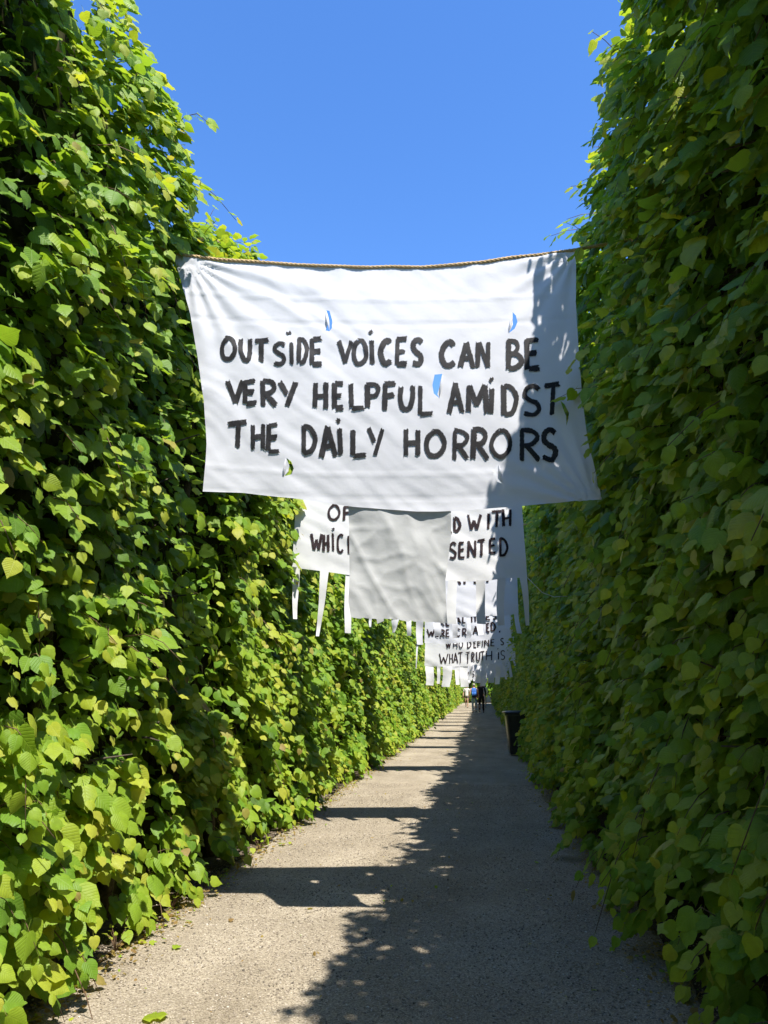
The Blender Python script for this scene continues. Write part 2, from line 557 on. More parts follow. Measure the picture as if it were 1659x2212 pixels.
def hedge(label, loc, zones, rot, x_face, out, H, seed, thick=1.5, picks=300, trunks=(), tint_bias=0.0, tops=True, big_amp=1.0, lean=0.0, foot=0.0, prof=None, bul=None):
    """A clipped linden hedge. Face at local x = x_face, outwards = out * x; runs along local y."""
    global LEAF_NG
    rs = np.random.RandomState(seed)
    root = empty('linden_hedge', loc, label, 'hedge', 'clipped linden hedges')
    root.rotation_euler = (0, 0, rot)
    cr, sr = math.cos(rot), math.sin(rot)

    def face(y, z):
        b = 0.13 * big_amp * vnoise(y * 0.9 + 3, z * 0.8 + 5, seed + 1) + 0.10 * big_amp * vnoise(y * 2.6, z * 2.4, seed + 2) + 0.05 * vnoise(y * 6, z * 6, seed + 3)
        Hl = (np.interp(y, *prof) if prof else H) + 0.12 * vnoise(y * 0.8, y * 0 + 2, seed + 4) + 0.10 * vnoise(y * 2.3, y * 0 + 7, seed + 5)
        rnd = np.clip((z - (Hl - 0.35)) / 0.35, 0, 1.3)
        b = b + (np.interp(y, *bul) * np.clip(z / H, 0, 1) if bul else 0) - 0.16 * rnd ** 2 - lean * np.clip(z / H, 0, 1)
        low = np.clip((0.5 - z) / 0.5, 0, 1)
        b = b - 0.03 * low ** 2 + foot * np.clip(1 - z / 1.7, 0, 1)
        return x_face + out * b, Hl

    P, Nn, T, S, TI, W = [], [], [], [], [], []
    twig_v, twig_f = [], []
    for (y0, y1, dens, sc, near) in zones:
        n = int((y1 - y0) * H * dens)
        ys = rs.uniform(y0, y1, n)
        zs = rs.uniform(0.03, 1.0, n) * (H + 0.45)
        # hollows: thin out the shoots where the growth is open
        hol = vnoise(ys * 1.1, zs * 1.1, seed + 9) + 0.6 * vnoise(ys * 3.0, zs * 3.0, seed + 10)
        keep = rs.uniform(0, 1, n) < np.clip(0.98 + 1.2 * np.minimum(hol, 0.1), 0.05, 1)
        ys, zs, hol = ys[keep], zs[keep], hol[keep]
        n = len(ys)
        fx, Hl = face(ys, zs)
        dep = np.abs(rs.normal(0, 0.13, n)) + 0.06
        over = zs > Hl + 0.05
        zs = np.where(over, Hl - rs.uniform(0, 0.25, n), zs)
        fx, Hl = face(ys, zs)
        root_p = np.stack([fx - out * dep, ys, np.minimum(zs, Hl)], 1)
        d = np.stack([out * rs.uniform(0.35, 1.0, n), rs.normal(0, 0.45, n), rs.normal(0.05, 0.4, n)], 1)
        topness = np.clip((zs - (Hl - 0.4)) / 0.4, 0, 1)
        d[:, 2] += topness * 0.9
        d = unit(d)
        ln = rs.uniform(0.10, 0.30, n) * sc
        shoot = rs.uniform(0, 1, n) < (0.045 + 0.11 * topness)
        ln = np.where(shoot, rs.uniform(0.32, 0.55, n), ln)
        droop = rs.uniform(0.5, 1.4, n) * (1 - 0.75 * topness)
        nl = 7
        bias = rs.normal(0, 0.13, n) + 0.10 * vnoise(ys * 0.8, zs * 0.8, seed + 12)
        prevp = root_p
        for j in range(nl):
            t = (j + 0.6) / nl
            pos = root_p + d * (ln * t)[:, None]
            pos[:, 2] -= droop * ln * t * t
            if near and j % 2 == 0:
                pass
            sgn = 1 if j % 2 else -1
            side = np.stack([np.zeros(n), np.full(n, sgn * 1.0), np.zeros(n)], 1)
            nv = np.stack([np.full(n, out * 0.66), np.full(n, -0.42), np.full(n, 0.60)], 1) + rs.normal(0, 0.34, (n, 3))
            nv[:, 2] += 0.4 * topness
            tv = side * rs.uniform(0.1, 0.75, (n, 1)) + np.array([out * 0.35, 0, -0.95]) + rs.normal(0, 0.26, (n, 3)) + d * 0.3
            s = np.clip(np.exp(rs.normal(0.0, 0.28, n)), 0.42, 1.38) * (0.95 - 0.42 * max(0, t - 0.45) / 0.55) * (1.08 if sc == 1 else sc * 1.1)
            base = pos + side * 0.012 + unit(tv) * 0.030
            ok = base[:, 2] > 0.06
            tip = max(0, t - 0.6) / 0.4
            ti = 0.43 + bias + rs.normal(0, 0.10, n) + 0.26 * tip + tint_bias
            red = (rs.uniform(0, 1, n) < (0.012 + 0.16 * tip * (0.3 + topness)) * (1 if out > 0 else 0.35)) & (t > 0.5)
            ti = np.where(red, rs.uniform(0.84, 0.985, n), np.clip(ti, 0.02, 0.86))
            P.append(base[ok]); Nn.append(nv[ok]); T.append(tv[ok]); S.append(s[ok]); TI.append(ti[ok])
            W.append(np.full(ok.sum(), 1.0 if near else 0.0) * (ok[ok]))
        if near:
            idx = np.where((ys < 9) & (ys > 1.0))[0]
            for k in [i for c, i in enumerate(idx) if c % 2 == 0 or shoot[i] or topness[i] > 0.2]:
                pth = []
                for q in range(4):
                    t = q / 3 * 0.95
                    pp = Vector(root_p[k]) + Vector(d[k]) * (ln[k] * t)
                    pp.z -= droop[k] * ln[k] * t * t
                    pth.append(pp - Vector(loc))
                tube(pth, [0.0042, 0.0037, 0.003, 0.002] if shoot[k] else [0.0035, 0.003, 0.0022, 0.0014], 3, twig_v, twig_f)
        # leaves deeper inside, tint darkened to put shade into the gaps
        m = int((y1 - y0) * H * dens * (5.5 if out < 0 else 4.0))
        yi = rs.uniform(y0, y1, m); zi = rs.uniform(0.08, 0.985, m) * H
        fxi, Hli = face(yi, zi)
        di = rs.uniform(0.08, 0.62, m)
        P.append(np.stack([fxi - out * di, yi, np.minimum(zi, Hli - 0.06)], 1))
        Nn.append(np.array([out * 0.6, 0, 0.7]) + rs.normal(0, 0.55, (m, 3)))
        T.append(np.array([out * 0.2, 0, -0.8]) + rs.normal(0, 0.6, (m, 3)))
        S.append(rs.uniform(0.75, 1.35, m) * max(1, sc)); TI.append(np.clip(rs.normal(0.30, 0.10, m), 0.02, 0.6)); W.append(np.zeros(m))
        # flat-clipped top and far side
        m = int((y1 - y0) * thick * dens * 6.0)
        yi = rs.uniform(y0, y1, m)
        _, Hli = face(yi, np.full(m, H))
        P.append(np.stack([x_face - out * (lean + rs.uniform(0.08, thick, m)), yi, Hli + rs.normal(-0.07, 0.09, m)], 1))
        Nn.append(np.array([0, 0, 1.0]) + rs.normal(0, 0.5, (m, 3))); T.append(rs.normal(0, 1, (m, 3)))
        S.append(rs.uniform(0.6, 1.1, m) * max(1, sc)); TI.append(np.clip(rs.normal(0.62, 0.16, m), 0, 0.95)); W.append(np.zeros(m))
        m = int((y1 - y0) * H * dens * 0.8)
        P.append(np.stack([np.full(m, x_face - out * thick) + rs.normal(0, 0.12, m), rs.uniform(y0, y1, m), rs.uniform(0.05, H, m)], 1))
        Nn.append(np.array([-out * 0.8, 0, 0.6]) + rs.normal(0, 0.4, (m, 3))); T.append(np.array([0, 0, -1.0]) + rs.normal(0, 0.4, (m, 3)))
        S.append(rs.uniform(1.0, 1.7, m)); TI.append(np.clip(rs.normal(0.4, 0.12, m), 0, 0.8)); W.append(np.zeros(m))
    P = np.concatenate(P); Nn = np.concatenate(Nn); T = np.concatenate(T)
    S = np.concatenate(S); TI = np.concatenate(TI); W = np.concatenate(W)
    Q = quats(Nn, T)
    V = rs.randint(0, NV, len(P))
    real = np.zeros(len(P), bool)
    if picks:
        sx, sy, dp = project(P)
        vis = (sx > 5) & (sx < 1654) & (sy > 5) & (sy < 2207) & (dp > 0.5) & (W > 0)
        prot = out * (P[:, 0] - x_face)
        score = np.where(vis, S / np.maximum(dp, 0.5) * (1 + 2.5 * np.clip(prot, -0.2, 0.3)), -1)
        real[np.argsort(-score)[:picks]] = True
        for k in np.where(real)[0]:
            o = link('leaf', LEAVES[V[k]], None, root)
            o.location = Vector(P[k]) - Vector(loc)
            o.rotation_mode = 'QUATERNION'
            o.rotation_quaternion = Quaternion([float(c) for c in Q[k]])
            o.scale = (float(S[k]),) * 3
            o['tint'] = float(TI[k])
    if LEAF_NG is None:
        protos = {}
        for o in root.children:
            protos.setdefault(o.data.name, o)
        LEAF_NG = scatter_group('leaf_scatter', [protos[m.name] for m in LEAVES])
    r = ~real
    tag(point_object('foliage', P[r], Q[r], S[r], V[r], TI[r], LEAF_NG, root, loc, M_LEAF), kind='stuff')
    if twig_v:
        tag(link('fine_twigs', mesh('fine_twigs', twig_v, twig_f), M_TWIG, root), kind='stuff')
    # added lumpy opaque slab inside the hedge, blocks light and see-through
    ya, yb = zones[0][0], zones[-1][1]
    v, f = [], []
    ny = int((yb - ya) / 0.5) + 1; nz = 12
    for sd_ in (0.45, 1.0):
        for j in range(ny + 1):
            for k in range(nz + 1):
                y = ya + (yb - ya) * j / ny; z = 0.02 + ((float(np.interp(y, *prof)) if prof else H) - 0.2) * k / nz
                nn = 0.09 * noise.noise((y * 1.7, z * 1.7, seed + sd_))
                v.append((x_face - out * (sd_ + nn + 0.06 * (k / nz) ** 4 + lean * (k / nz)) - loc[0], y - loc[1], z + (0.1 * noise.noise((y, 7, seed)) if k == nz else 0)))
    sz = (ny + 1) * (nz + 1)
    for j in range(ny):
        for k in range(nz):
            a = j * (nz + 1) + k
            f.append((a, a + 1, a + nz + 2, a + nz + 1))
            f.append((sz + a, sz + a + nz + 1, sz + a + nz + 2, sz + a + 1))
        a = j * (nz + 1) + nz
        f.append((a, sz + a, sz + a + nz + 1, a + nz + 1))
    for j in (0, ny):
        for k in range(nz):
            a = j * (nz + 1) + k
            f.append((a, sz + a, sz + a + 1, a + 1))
    link('light_block_core', mesh('light_block_core', v, f), M_INNER, root)
    # trunks with limbs
    rt = random.Random(seed)
    for ty in trunks:
        v, f = [], []
        x0 = x_face - out * rt.uniform(0.34, 0.48) - loc[0]
        y_ = ty + rt.uniform(-0.15, 0.15) - loc[1]
        pth = [(x0 + 0.04 * math.sin(k * 1.3 + ty), y_ + 0.05 * math.sin(k + ty * 2), -0.02 + (H - 0.6) * k / 9) for k in range(10)]
        tube(pth, [0.062 - 0.0048 * k for k in range(10)], 8, v, f)
        tr = link('trunk', mesh('trunk', v, f), M_BARK, root)
        for k in range(1, 9):
            for _ in range(2 if ty < 6 else 0):
                bv, bf = [], []
                b0 = Vector(pth[k]) + Vector((0, 0, rt.uniform(-0.2, 0.2)))
                dr = Vector((out * rt.uniform(0.2, 1), rt.uniform(-1, 1), rt.uniform(0.1, 0.8))).normalized()
                l_ = rt.uniform(0.3, 0.6)
                bp_ = [b0 + dr * l_ * q / 3 + Vector((0, 0, -0.08 * (q / 3) ** 2)) for q in range(4)]
                tube(bp_, [0.013, 0.010, 0.007, 0.004], 5, bv, bf)
                link('branch', mesh('branch', bv, bf), M_BARK, tr)
    return root

zl = [(-7, 1.2, 14, 1.25, False), (1.2, 11, 48, 1, True), (11, 26, 42, 1, False), (26, YEND, 28, 1.1, False)]
hedge('tall sunlit linden hedge with bright yellow green leaves, left of the path', (-2.75, 2, 0), zl, 0, -2.20, 1, 5.68, 21,
      trunks=[1.6 + 0.95 * k for k in range(18)], tint_bias=0.03, lean=-0.08, foot=0.06,
      prof=((0, 4.3, 4.8, 5.3, 5.8, 6.2, 6.7, 7.6, 9.0), (5.95, 6.12, 5.75, 5.15, 5.15, 5.62, 5.88, 5.82, 5.66)), bul=((2.5, 4.2, 5.2, 6), (0.05, 0.13, 0.0, 0)))
zr = [(-9, 0.8, 26, 1.25, False), (0.8, 10, 48, 1, True), (10, 26, 44, 1, False), (26, YEND, 30, 1.1, False)]
hedge('tall shaded linden hedge with dark green leaves, right of the path', (1.6, 2, 0), zr, 0, 1.09, -1, 5.52, 57,
      trunks=[1.2 + 0.95 * k for k in range(18)], tint_bias=0.02, lean=-0.15, foot=0.24,
      prof=((0, 3.4, 4.4, 5.2, 6.0, 9.0), (5.55, 5.66, 5.70, 5.5, 5.46, 5.48)), bul=((2.0, 3.6, 4.5, 5.3), (0.03, 0.05, 0.04, 0)))

hedge('distant linden hedge closing the end of the path', (-0.5, 77, 0), [(69, 86, 26, 1.15, False)], R(-90), -0.5, 1, 4.6, 83, picks=0,
      trunks=[70 + 2 * k for k in range(8)], tint_bias=0.0)

# ------------------------------------------------------------------ painted lettering: brush strokes
def cr(pts, n=5):
    if len(pts) < 3:
        return pts
    out = []
    P = [pts[0]] + list(pts) + [pts[-1]]
    for i in range(1, len(P) - 2):
        p0, p1, p2, p3 = P[i - 1], P[i], P[i + 1], P[i + 2]
        for k in range(n):
            t = k / n
            out.append(tuple(0.5 * (2 * p1[a] + (p2[a] - p0[a]) * t + (2 * p0[a] - 5 * p1[a] + 4 * p2[a] - p3[a]) * t * t
                                    + (3 * p1[a] - p0[a] - 3 * p2[a] + p3[a]) * t ** 3) for a in (0, 1)))
    out.append(tuple(pts[-1]))
    return out

BOWL = [(0, 0.02), (0.62, 0.05), (0.9, 0.25), (0.6, 0.48), (0.05, 0.53)]
GLYPH = {
    'O': [('c', [(0.42, 0.02), (0.1, 0.25), (0.02, 0.6), (0.25, 0.95), (0.6, 0.97), (0.93, 0.7), (0.95, 0.35), (0.7, 0.04), (0.34, 0.03)])],
    'U': [('c', [(0.05, 0), (0.03, 0.5), (0.15, 0.88), (0.45, 1), (0.78, 0.9), (0.95, 0.5), (0.97, 0)])],
    'T': [('l', [(0, 0.05), (1, 0)]), ('l', [(0.52, 0.03), (0.48, 1)])],
    'S': [('c', [(0.92, 0.12), (0.6, 0), (0.2, 0.1), (0.1, 0.32), (0.4, 0.48), (0.8, 0.6), (0.93, 0.8), (0.6, 0.98), (0.05, 0.92)])],
    'I': [('l', [(0.5, 0), (0.5, 1)])],
    'D': [('l', [(0.05, 0), (0.02, 1)]), ('c', [(0.0, 0.02), (0.5, 0.06), (0.9, 0.35), (0.95, 0.6), (0.6, 0.93), (0, 1)])],
    'E': [('l', [(0.08, 0), (0.05, 1)]), ('l', [(0.05, 0.03), (0.95, 0)]), ('l', [(0.08, 0.5), (0.8, 0.46)]), ('l', [(0.05, 0.98), (1, 0.96)])],
    'F': [('l', [(0.1, 0), (0.08, 1)]), ('l', [(0.05, 0.04), (1, 0)]), ('l', [(0.1, 0.46), (0.85, 0.42)])],
    'V': [('l', [(0, 0), (0.5, 1)]), ('l', [(0.98, 0.02), (0.5, 1)])],
    'C': [('c', [(0.95, 0.12), (0.6, 0), (0.2, 0.18), (0.04, 0.55), (0.25, 0.92), (0.6, 1), (0.95, 0.85)])],
    'A': [('l', [(0.48, 0), (0.02, 1)]), ('l', [(0.45, 0), (1, 1)]), ('l', [(0.2, 0.66), (0.82, 0.62)])],
    'N': [('l', [(0.05, 1), (0.1, 0)]), ('l', [(0.1, 0.02), (0.9, 0.95)]), ('l', [(0.92, 0), (0.9, 1)])],
    'B': [('l', [(0.08, 0), (0.06, 1)]), ('c', [(0, 0.03), (0.55, 0.04), (0.75, 0.22), (0.5, 0.44), (0.1, 0.49)]), ('c', [(0.1, 0.48), (0.65, 0.52), (0.95, 0.73), (0.65, 0.95), (0, 0.98)])],
    'R': [('l', [(0.08, 0), (0.08, 1)]), ('c', BOWL), ('l', [(0.3, 0.52), (1, 1)])],
    'P': [('l', [(0.1, 0), (0.06, 1)]), ('c', BOWL)],
    'Y': [('l', [(0, 0), (0.5, 0.5)]), ('l', [(1, 0), (0.45, 1)])],
    'H': [('l', [(0.06, 0), (0.05, 1)]), ('l', [(0.94, 0), (0.95, 1)]), ('l', [(0.05, 0.54), (0.95, 0.5)])],
    'L': [('l', [(0.08, 0), (0.08, 0.98)]), ('l', [(0.05, 0.98), (1, 0.94)])],
    'M': [('l', [(0.04, 1), (0.1, 0)]), ('l', [(0.1, 0.02), (0.45, 0.72)]), ('l', [(0.45, 0.72), (0.85, 0.02)]), ('l', [(0.85, 0), (0.97, 1)])],
    'W': [('l', [(0, 0), (0.25, 1)]), ('l', [(0.25, 1), (0.5, 0.35)]), ('l', [(0.5, 0.35), (0.72, 0.97)]), ('l', [(0.72, 0.97), (1, 0)])],
    ',': [('l', [(0.6, 0), (0.3, 1)])],
}

class Banner:
    """A cloth in a vertical plane; pixel positions are turned into points of that plane."""
    def __init__(s, p0, nrm, wfun):
        s.p0, s.n, s.w = p0, nrm, wfun
        s.right = Vector((nrm.y, -nrm.x, 0))

    def st(s, px, py):
        d = ray(px, py)
        h = CAM + d * ((s.p0 - CAM).dot(s.n) / d.dot(s.n))
        return (h - s.p0).dot(s.right), h.z

    def at(s, a, z, off=0.0):
        return s.p0 + s.right * a + Vector((0, 0, z)) - s.n * (s.w(a, z) + off)

    def P(s, px, py, off=0.0):
        return s.at(*s.st(px, py), off)

def letters(bn, root, specs, conv, hw, ink, off=0.005, rng=None):
    """specs: (char, x0, y0, x1, y1[, dotx, doty]) in crop pixels; conv turns them into photo pixels"""
    rng = rng or random.Random(5)
    for sp in specs:
        ch, x0, y0, x1, y1 = sp[:5]
        strokes = [list(st) for st in GLYPH[ch]]
        ins = hw * (0.75 if ch in 'OUSDCBNH' else 0.45); wdt = max(x1 - x0 - 2 * ins, 1); hgt = max(y1 - y0 - 2 * hw * 0.5, 1)
        lines = []
        for kind, pts in strokes:
            pts = [(x0 + ins + wdt * a + rng.uniform(-1, 1) * hw * 0.28, y0 + hw * 0.5 + hgt * b + rng.uniform(-1, 1) * hw * 0.28) for a, b in pts]
            lines.append(cr(pts) if kind == 'c' else pts)
        if len(sp) > 5:
            dx, dy = sp[5:7]
            lines.append([(dx - hw * 0.5, dy - hw * 0.7), (dx + hw * 0.3, dy + hw * 0.7)])
        v, f, uvs = [], [], []
        for pts in lines:
            # resample
            seg = [math.dist(pts[i], pts[i + 1]) for i in range(len(pts) - 1)]
            tot = sum(seg)
            if tot < 1e-6:
                continue
            m = max(3, int(tot / (hw * 0.55)))
            cum = [0]
            for q in seg:
                cum.append(cum[-1] + q)
            samp = []
            for i in range(m + 1):
                t = tot * i / m
                k = max(j for j in range(len(seg)) if cum[j] <= t + 1e-9)
                u = (t - cum[k]) / max(seg[k], 1e-9)
                samp.append((pts[k][0] * (1 - u) + pts[k + 1][0] * u, pts[k][1] * (1 - u) + pts[k + 1][1] * u))
            wv = rng.uniform(0.80, 1.14)
            sd_ = rng.uniform(0, 99)
            base = len(v)
            for i, c in enumerate(samp):
                a = samp[max(0, i - 1)]; b = samp[min(m, i + 1)]
                tx, ty = b[0] - a[0], b[1] - a[1]
                ll = math.hypot(tx, ty) or 1
                tx, ty = tx / ll, ty / ll
                wh = hw * wv * (1 + 0.16 * noise.noise((i * 0.45, sd_, 0)))
                for k in range(5):
                    o = (k / 4 - 0.5) * 2
                    e = rng.uniform(-0.55, 0.3) * hw if i in (0, m) else 0
                    e = -e if i == 0 else e
                    rg = rng.uniform(-0.06, 0.06) if k in (0, 4) else 0
                    px = c[0] - ty * wh * (o + rg) + tx * e
                    py = c[1] + tx * wh * (o + rg) + ty * e
                    v.append(bn.P(*conv(px, py), off) - root.location)
                    uvs.append((i * 0.275 + sd_, k / 4))
            for i in range(m):
                for k in range(4):
                    a = base + i * 5 + k
                    f.append((a, a + 5, a + 6, a + 1))
            off += 0.00035
        off -= 0.00035 * len(lines)
        me = mesh('painted_letter', v, f)
        ul = me.uv_layers.new(name='UVMap')
        for lp in me.loops:
            ul.data[lp.index].uv = uvs[lp.vertex_index]
        link('painted_letter', me, ink, root)

def sheet(name, bn, root, outline, holes, mat, step):
    """cloth triangulated inside its outline with the slits cut out"""
    def dens(poly, mx):
        out = []
        for i in range(len(poly)):
            a, b = Vector(poly[i]), Vector(poly[(i + 1) % len(poly)])
            k = max(1, int((b - a).length / mx))
            for j in range(k):
                out.append(a + (b - a) * (j / k))
        return out
    O = dens([bn.st(*p) for p in outline], step)
    HS = [dens([bn.st(*p) for p in h], step * 0.4) for h in holes]
    pts, faces = [], []
    for poly in [O] + HS:
        faces.append(list(range(len(pts), len(pts) + len(poly))))
        pts += poly
    def inside(x, y, poly):
        c = False
        for i in range(len(poly)):
            x1, y1 = poly[i]; x2, y2 = poly[i - 1]
            if (y1 > y) != (y2 > y) and x < (x2 - x1) * (y - y1) / (y2 - y1) + x1:
                c = not c
        return c
    edge = np.array([list(p) for p in pts])
    xs = [p[0] for p in O]; zs = [p[1] for p in O]
    row = 0
    z = min(zs)
    while z < max(zs):
        x = min(xs) + (step / 2 if row % 2 else 0)
        while x < max(xs):
            if np.min((edge[:, 0] - x) ** 2 + (edge[:, 1] - z) ** 2) > (step * 0.3) ** 2 and inside(x, z, O) and not any(inside(x, z, h) for h in HS):
                pts.append(Vector((x, z)))
            x += step
        z += step * 0.87
        row += 1
    edges = [(lp[i - 1], lp[i]) for lp in faces for i in range(len(lp))]
    vo, eo, fo, *_ = delaunay_2d_cdt([Vector((p_[0], p_[1])) for p_ in pts], edges, [], 0, 1e-5)
    v = [bn.at(p[0], p[1]) - root.location for p in vo]
    f = []
    for t in fo:
        cx = sum(vo[i][0] for i in t) / len(t); cy = sum(vo[i][1] for i in t) / len(t)
        if inside(cx, cy, O) and not any(inside(cx, cy, h) for h in HS):
            f.append(tuple(reversed(t)))
    return link(name, mesh(name, v, f), mat, root)

def strip(bn, root, tl, tr, bl, br, mat, rng, off=0.0, sway=0.03):
    """hanging strip of cloth from its four photo corners"""
    n, m = 10, 3
    v, f = [], []
    s1, s2 = rng.uniform(-1, 1) * sway, rng.uniform(0, 6)
    tw = rng.uniform(-0.5, 0.5)
    wid = (bn.P(*tr) - bn.P(*tl)).length
    for i in range(n + 1):
        t = i / n
        for k in range(m + 1):
            u = k / m
            px = (tl[0] * (1 - u) + tr[0] * u) * (1 - t) + (bl[0] * (1 - u) + br[0] * u) * t
            py = (tl[1] * (1 - u) + tr[1] * u) * (1 - t) + (bl[1] * (1 - u) + br[1] * u) * t
            px += 0.12 * abs(tr[0] - tl[0]) * math.sin(t * 4 + s2) * t
            d = s1 * t + 0.012 * math.sin(t * 5 + s2) + tw * (u - 0.5) * wid * t
            v.append(bn.P(px, py, off + d) - root.location)
    for i in range(n):
        for k in range(m):
            a = i * (m + 1) + k
            f.append((a, a + m + 1, a + m + 2, a + 1))
    return link('hanging_strip', mesh('hanging_strip', v, f), mat, root)

def rope(label, pts, rad, group=None, twist=16.0):
    """three twisted strands along a path"""
    path = []
    for i in range(len(pts) - 1):
        a, b = Vector(pts[i]), Vector(pts[i + 1])
        k = max(2, int((b - a).length / 0.012))
        path += [a.lerp(b, j / k) for j in range(k)]
    path.append(Vector(pts[-1]))
    v, f = [], []
    for s_ in range(3):
        strand, d = [], 0.0
        for i, p_ in enumerate(path):
            a = path[max(0, i - 1)]; b = path[min(len(path) - 1, i + 1)]
            t = (b - a).normalized()
            u = t.cross(Vector((0, 0, 1))).normalized(); w = t.cross(u)
            if i:
                d += (p_ - path[i - 1]).length
            an = d * twist * 2 * math.pi / 1.6 + s_ * 2 * math.pi / 3
            strand.append(p_ + (u * math.cos(an) + w * math.sin(an)) * rad * 0.55)
        tube(strand, rad * 0.58, 5, v, f)
    o = link('rope', mesh('rope', [p_ - path[0] for p_ in v], f), M_ROPE)
    o.location = path[0]
    return tag(o, label, 'rope', group)

# ------------------------------------------------------------------ banner 1, the large one in front
def fan(a, z, ca, cz, amp, nfold, reach, ph):
    dx, dz = a - ca, z - cz
    r = math.hypot(dx, dz)
    th = math.atan2(dz, dx)
    return amp * min(1, r / 0.12) * math.exp(-r / reach) * math.sin(th * nfold + ph + 1.5 * noise.noise((th * 3, r * 1.2, ph)))

def crease(a, z, z0, sag, amp):
    d = (z - (z0 - sag * (1 - (a / 1.4) ** 2))) / 0.012
    return amp * math.exp(-d * d)

def w1(a, z):
    h = 0.0
    h += fan(a, z, -1.47, 4.62, 0.011, 22, 0.9, 0.4)
    h += fan(a, z, 1.42, 2.74, 0.020, 24, 0.40, 1.2)
    h += fan(a, z, 1.38, 4.68, 0.014, 20, 0.40, 2.2)
    # tension folds running from the upper left to the lower right
    u = a * 0.78 - z * 0.62; q = a * 0.62 + z * 0.78
    q += 0.10 * noise.noise((a * 1.6, z * 1.6, 33.0))
    left = max(0.2, min(1, 0.6 - a * 0.45)) * (0.6 + 0.8 * abs(noise.noise((a * 1.1, z * 1.3, 41.0))))
    h += 0.010 * left * noise.noise((u * 0.9, q * 5.2, 1.7)) + 0.006 * left * noise.noise((u * 1.6, q * 13, 4.1))
    u2 = a * 0.85 + z * 0.52; q2 = -a * 0.52 + z * 0.85
    h += 0.0025 * noise.noise((u2 * 1.3, q2 * 9, 9.3))
    h += 0.004 * left * abs(noise.noise((u * 1.1, q * 16, 14.1))) + 0.003 * abs(noise.noise((u * 0.7 + 3, q * 8, 21.7)))
    # gathers under the rope
    top = max(0.0, 1 - (4.55 - z) / 0.30)
    h += 0.012 * top * noise.noise((a * 7, z * 1.1, 2.2))
    h += 0.05 * math.cos(a * 1.0) * math.sin(max(0, min(1, (z - 2.75) / 1.8)) * math.pi)
    for z0, sg, am in ((4.34, 0.07, 0.004), (4.14, 0.07, -0.004), (3.05, 0.09, 0.003), (2.89, 0.09, -0.003)):
        h += crease(a, z, z0, sg, am)
    return h

B1 = Banner(Vector((0, 0, 0)) + FWD * 5.1, FWD, w1)
c1 = lambda x, y: (345.1 + 0.6 * x, 504.3 + 0.5998 * y)
# shift so that the plane coordinate 0 is the middle of the cloth
mid_a = B1.st(838, 800)[0]
B1.p0 = B1.p0 + B1.right * mid_a
b1 = empty('banner', (B1.p0.x, B1.p0.y, 2.72), 'large white sheet banner reading OUTSIDE VOICES CAN BE VERY HELPFUL AMIDST THE DAILY HORRORS', 'banner', 'cloth banners hung across the path')
top1 = [(374, 550), (405, 555), (470, 562), (560, 568), (640, 575), (720, 579), (800, 581), (850, 579), (910, 581), (970, 576), (1040, 570), (1110, 557), (1170, 552), (1245, 541)]
right1 = [(1243, 654), (1248, 744), (1257, 864), (1269, 954), (1287, 1026), (1300, 1079)]
bot1 = [(1240, 1083), (1185, 1087), (1120, 1094), (1053, 1099), (1000, 1103), (945, 1105), (900, 1105), (855, 1102), (765, 1095), (700, 1086), (633, 1077), (525, 1065), (438, 1062)]
left1 = [(444, 1008), (447, 960), (441, 864), (426, 762), (411, 678), (392, 610)]
H1 = [[(600, 282), (612, 285), (622, 320), (621, 350), (612, 360), (598, 358), (607, 335), (607, 310)],
      [(1268, 287), (1280, 300), (1286, 325), (1275, 350), (1255, 365), (1269, 335), (1269, 310)],
      [(988, 518), (1016, 515), (1006, 560), (998, 588), (1005, 602), (985, 585), (980, 555)],
      [(1440, 605), (1455, 618), (1471, 648), (1469, 670), (1462, 695), (1461, 662), (1450, 635)],
      [(457, 812), (475, 825), (484, 850), (475, 870), (448, 877), (464, 860), (468, 840)],
      [(1218, 832), (1204, 850), (1199, 870), (1213, 895), (1230, 902), (1213, 880), (1211, 855)]]
H1 = [[c1(*p_) for p_ in h] for h in H1]
sheet('cloth_sheet', B1, b1, top1 + right1 + bot1 + left1, H1, M_CLOTH, 0.021)
# curled lips of the slits: cloth folded over on one side
for h, sgn in ((H1[0], -1), (H1[1], -1), (H1[2], 1), (H1[4], -1), (H1[5], 1)):
    xs = [p_[0] for p_ in h]; cx = sum(xs) / len(xs)
    yy = sorted(p_[1] for p_ in h); y0, y1 = yy[0], yy[-1]
    v, f = [], []
    n = 8
    for i in range(n + 1):
        t = i / n
        y = y0 + (y1 - y0) * t
        # hinge on the slit's hollow side
        top_, bot_ = min(h, key=lambda p_: p_[1]), max(h, key=lambda p_: p_[1])
        hx = top_[0] * (1 - t) + bot_[0] * t - sgn * 3 * math.sin(math.pi * t)
        wd = 6 * math.sin(math.pi * t)
        for k in range(3):
            u = k / 2
            v.append(B1.P(hx + sgn * wd * u * 0.9, y, 0.003 + 0.020 * math.sin(math.pi * t) * math.sin(u * 2.2)) - b1.location)
    for i in range(n):
        for k in range(2):
            a = i * 3 + k
            f.append((a, a + 3, a + 4, a + 1))
    link('slit_flap', mesh('slit_flap', v, f), M_CLOTH, b1)
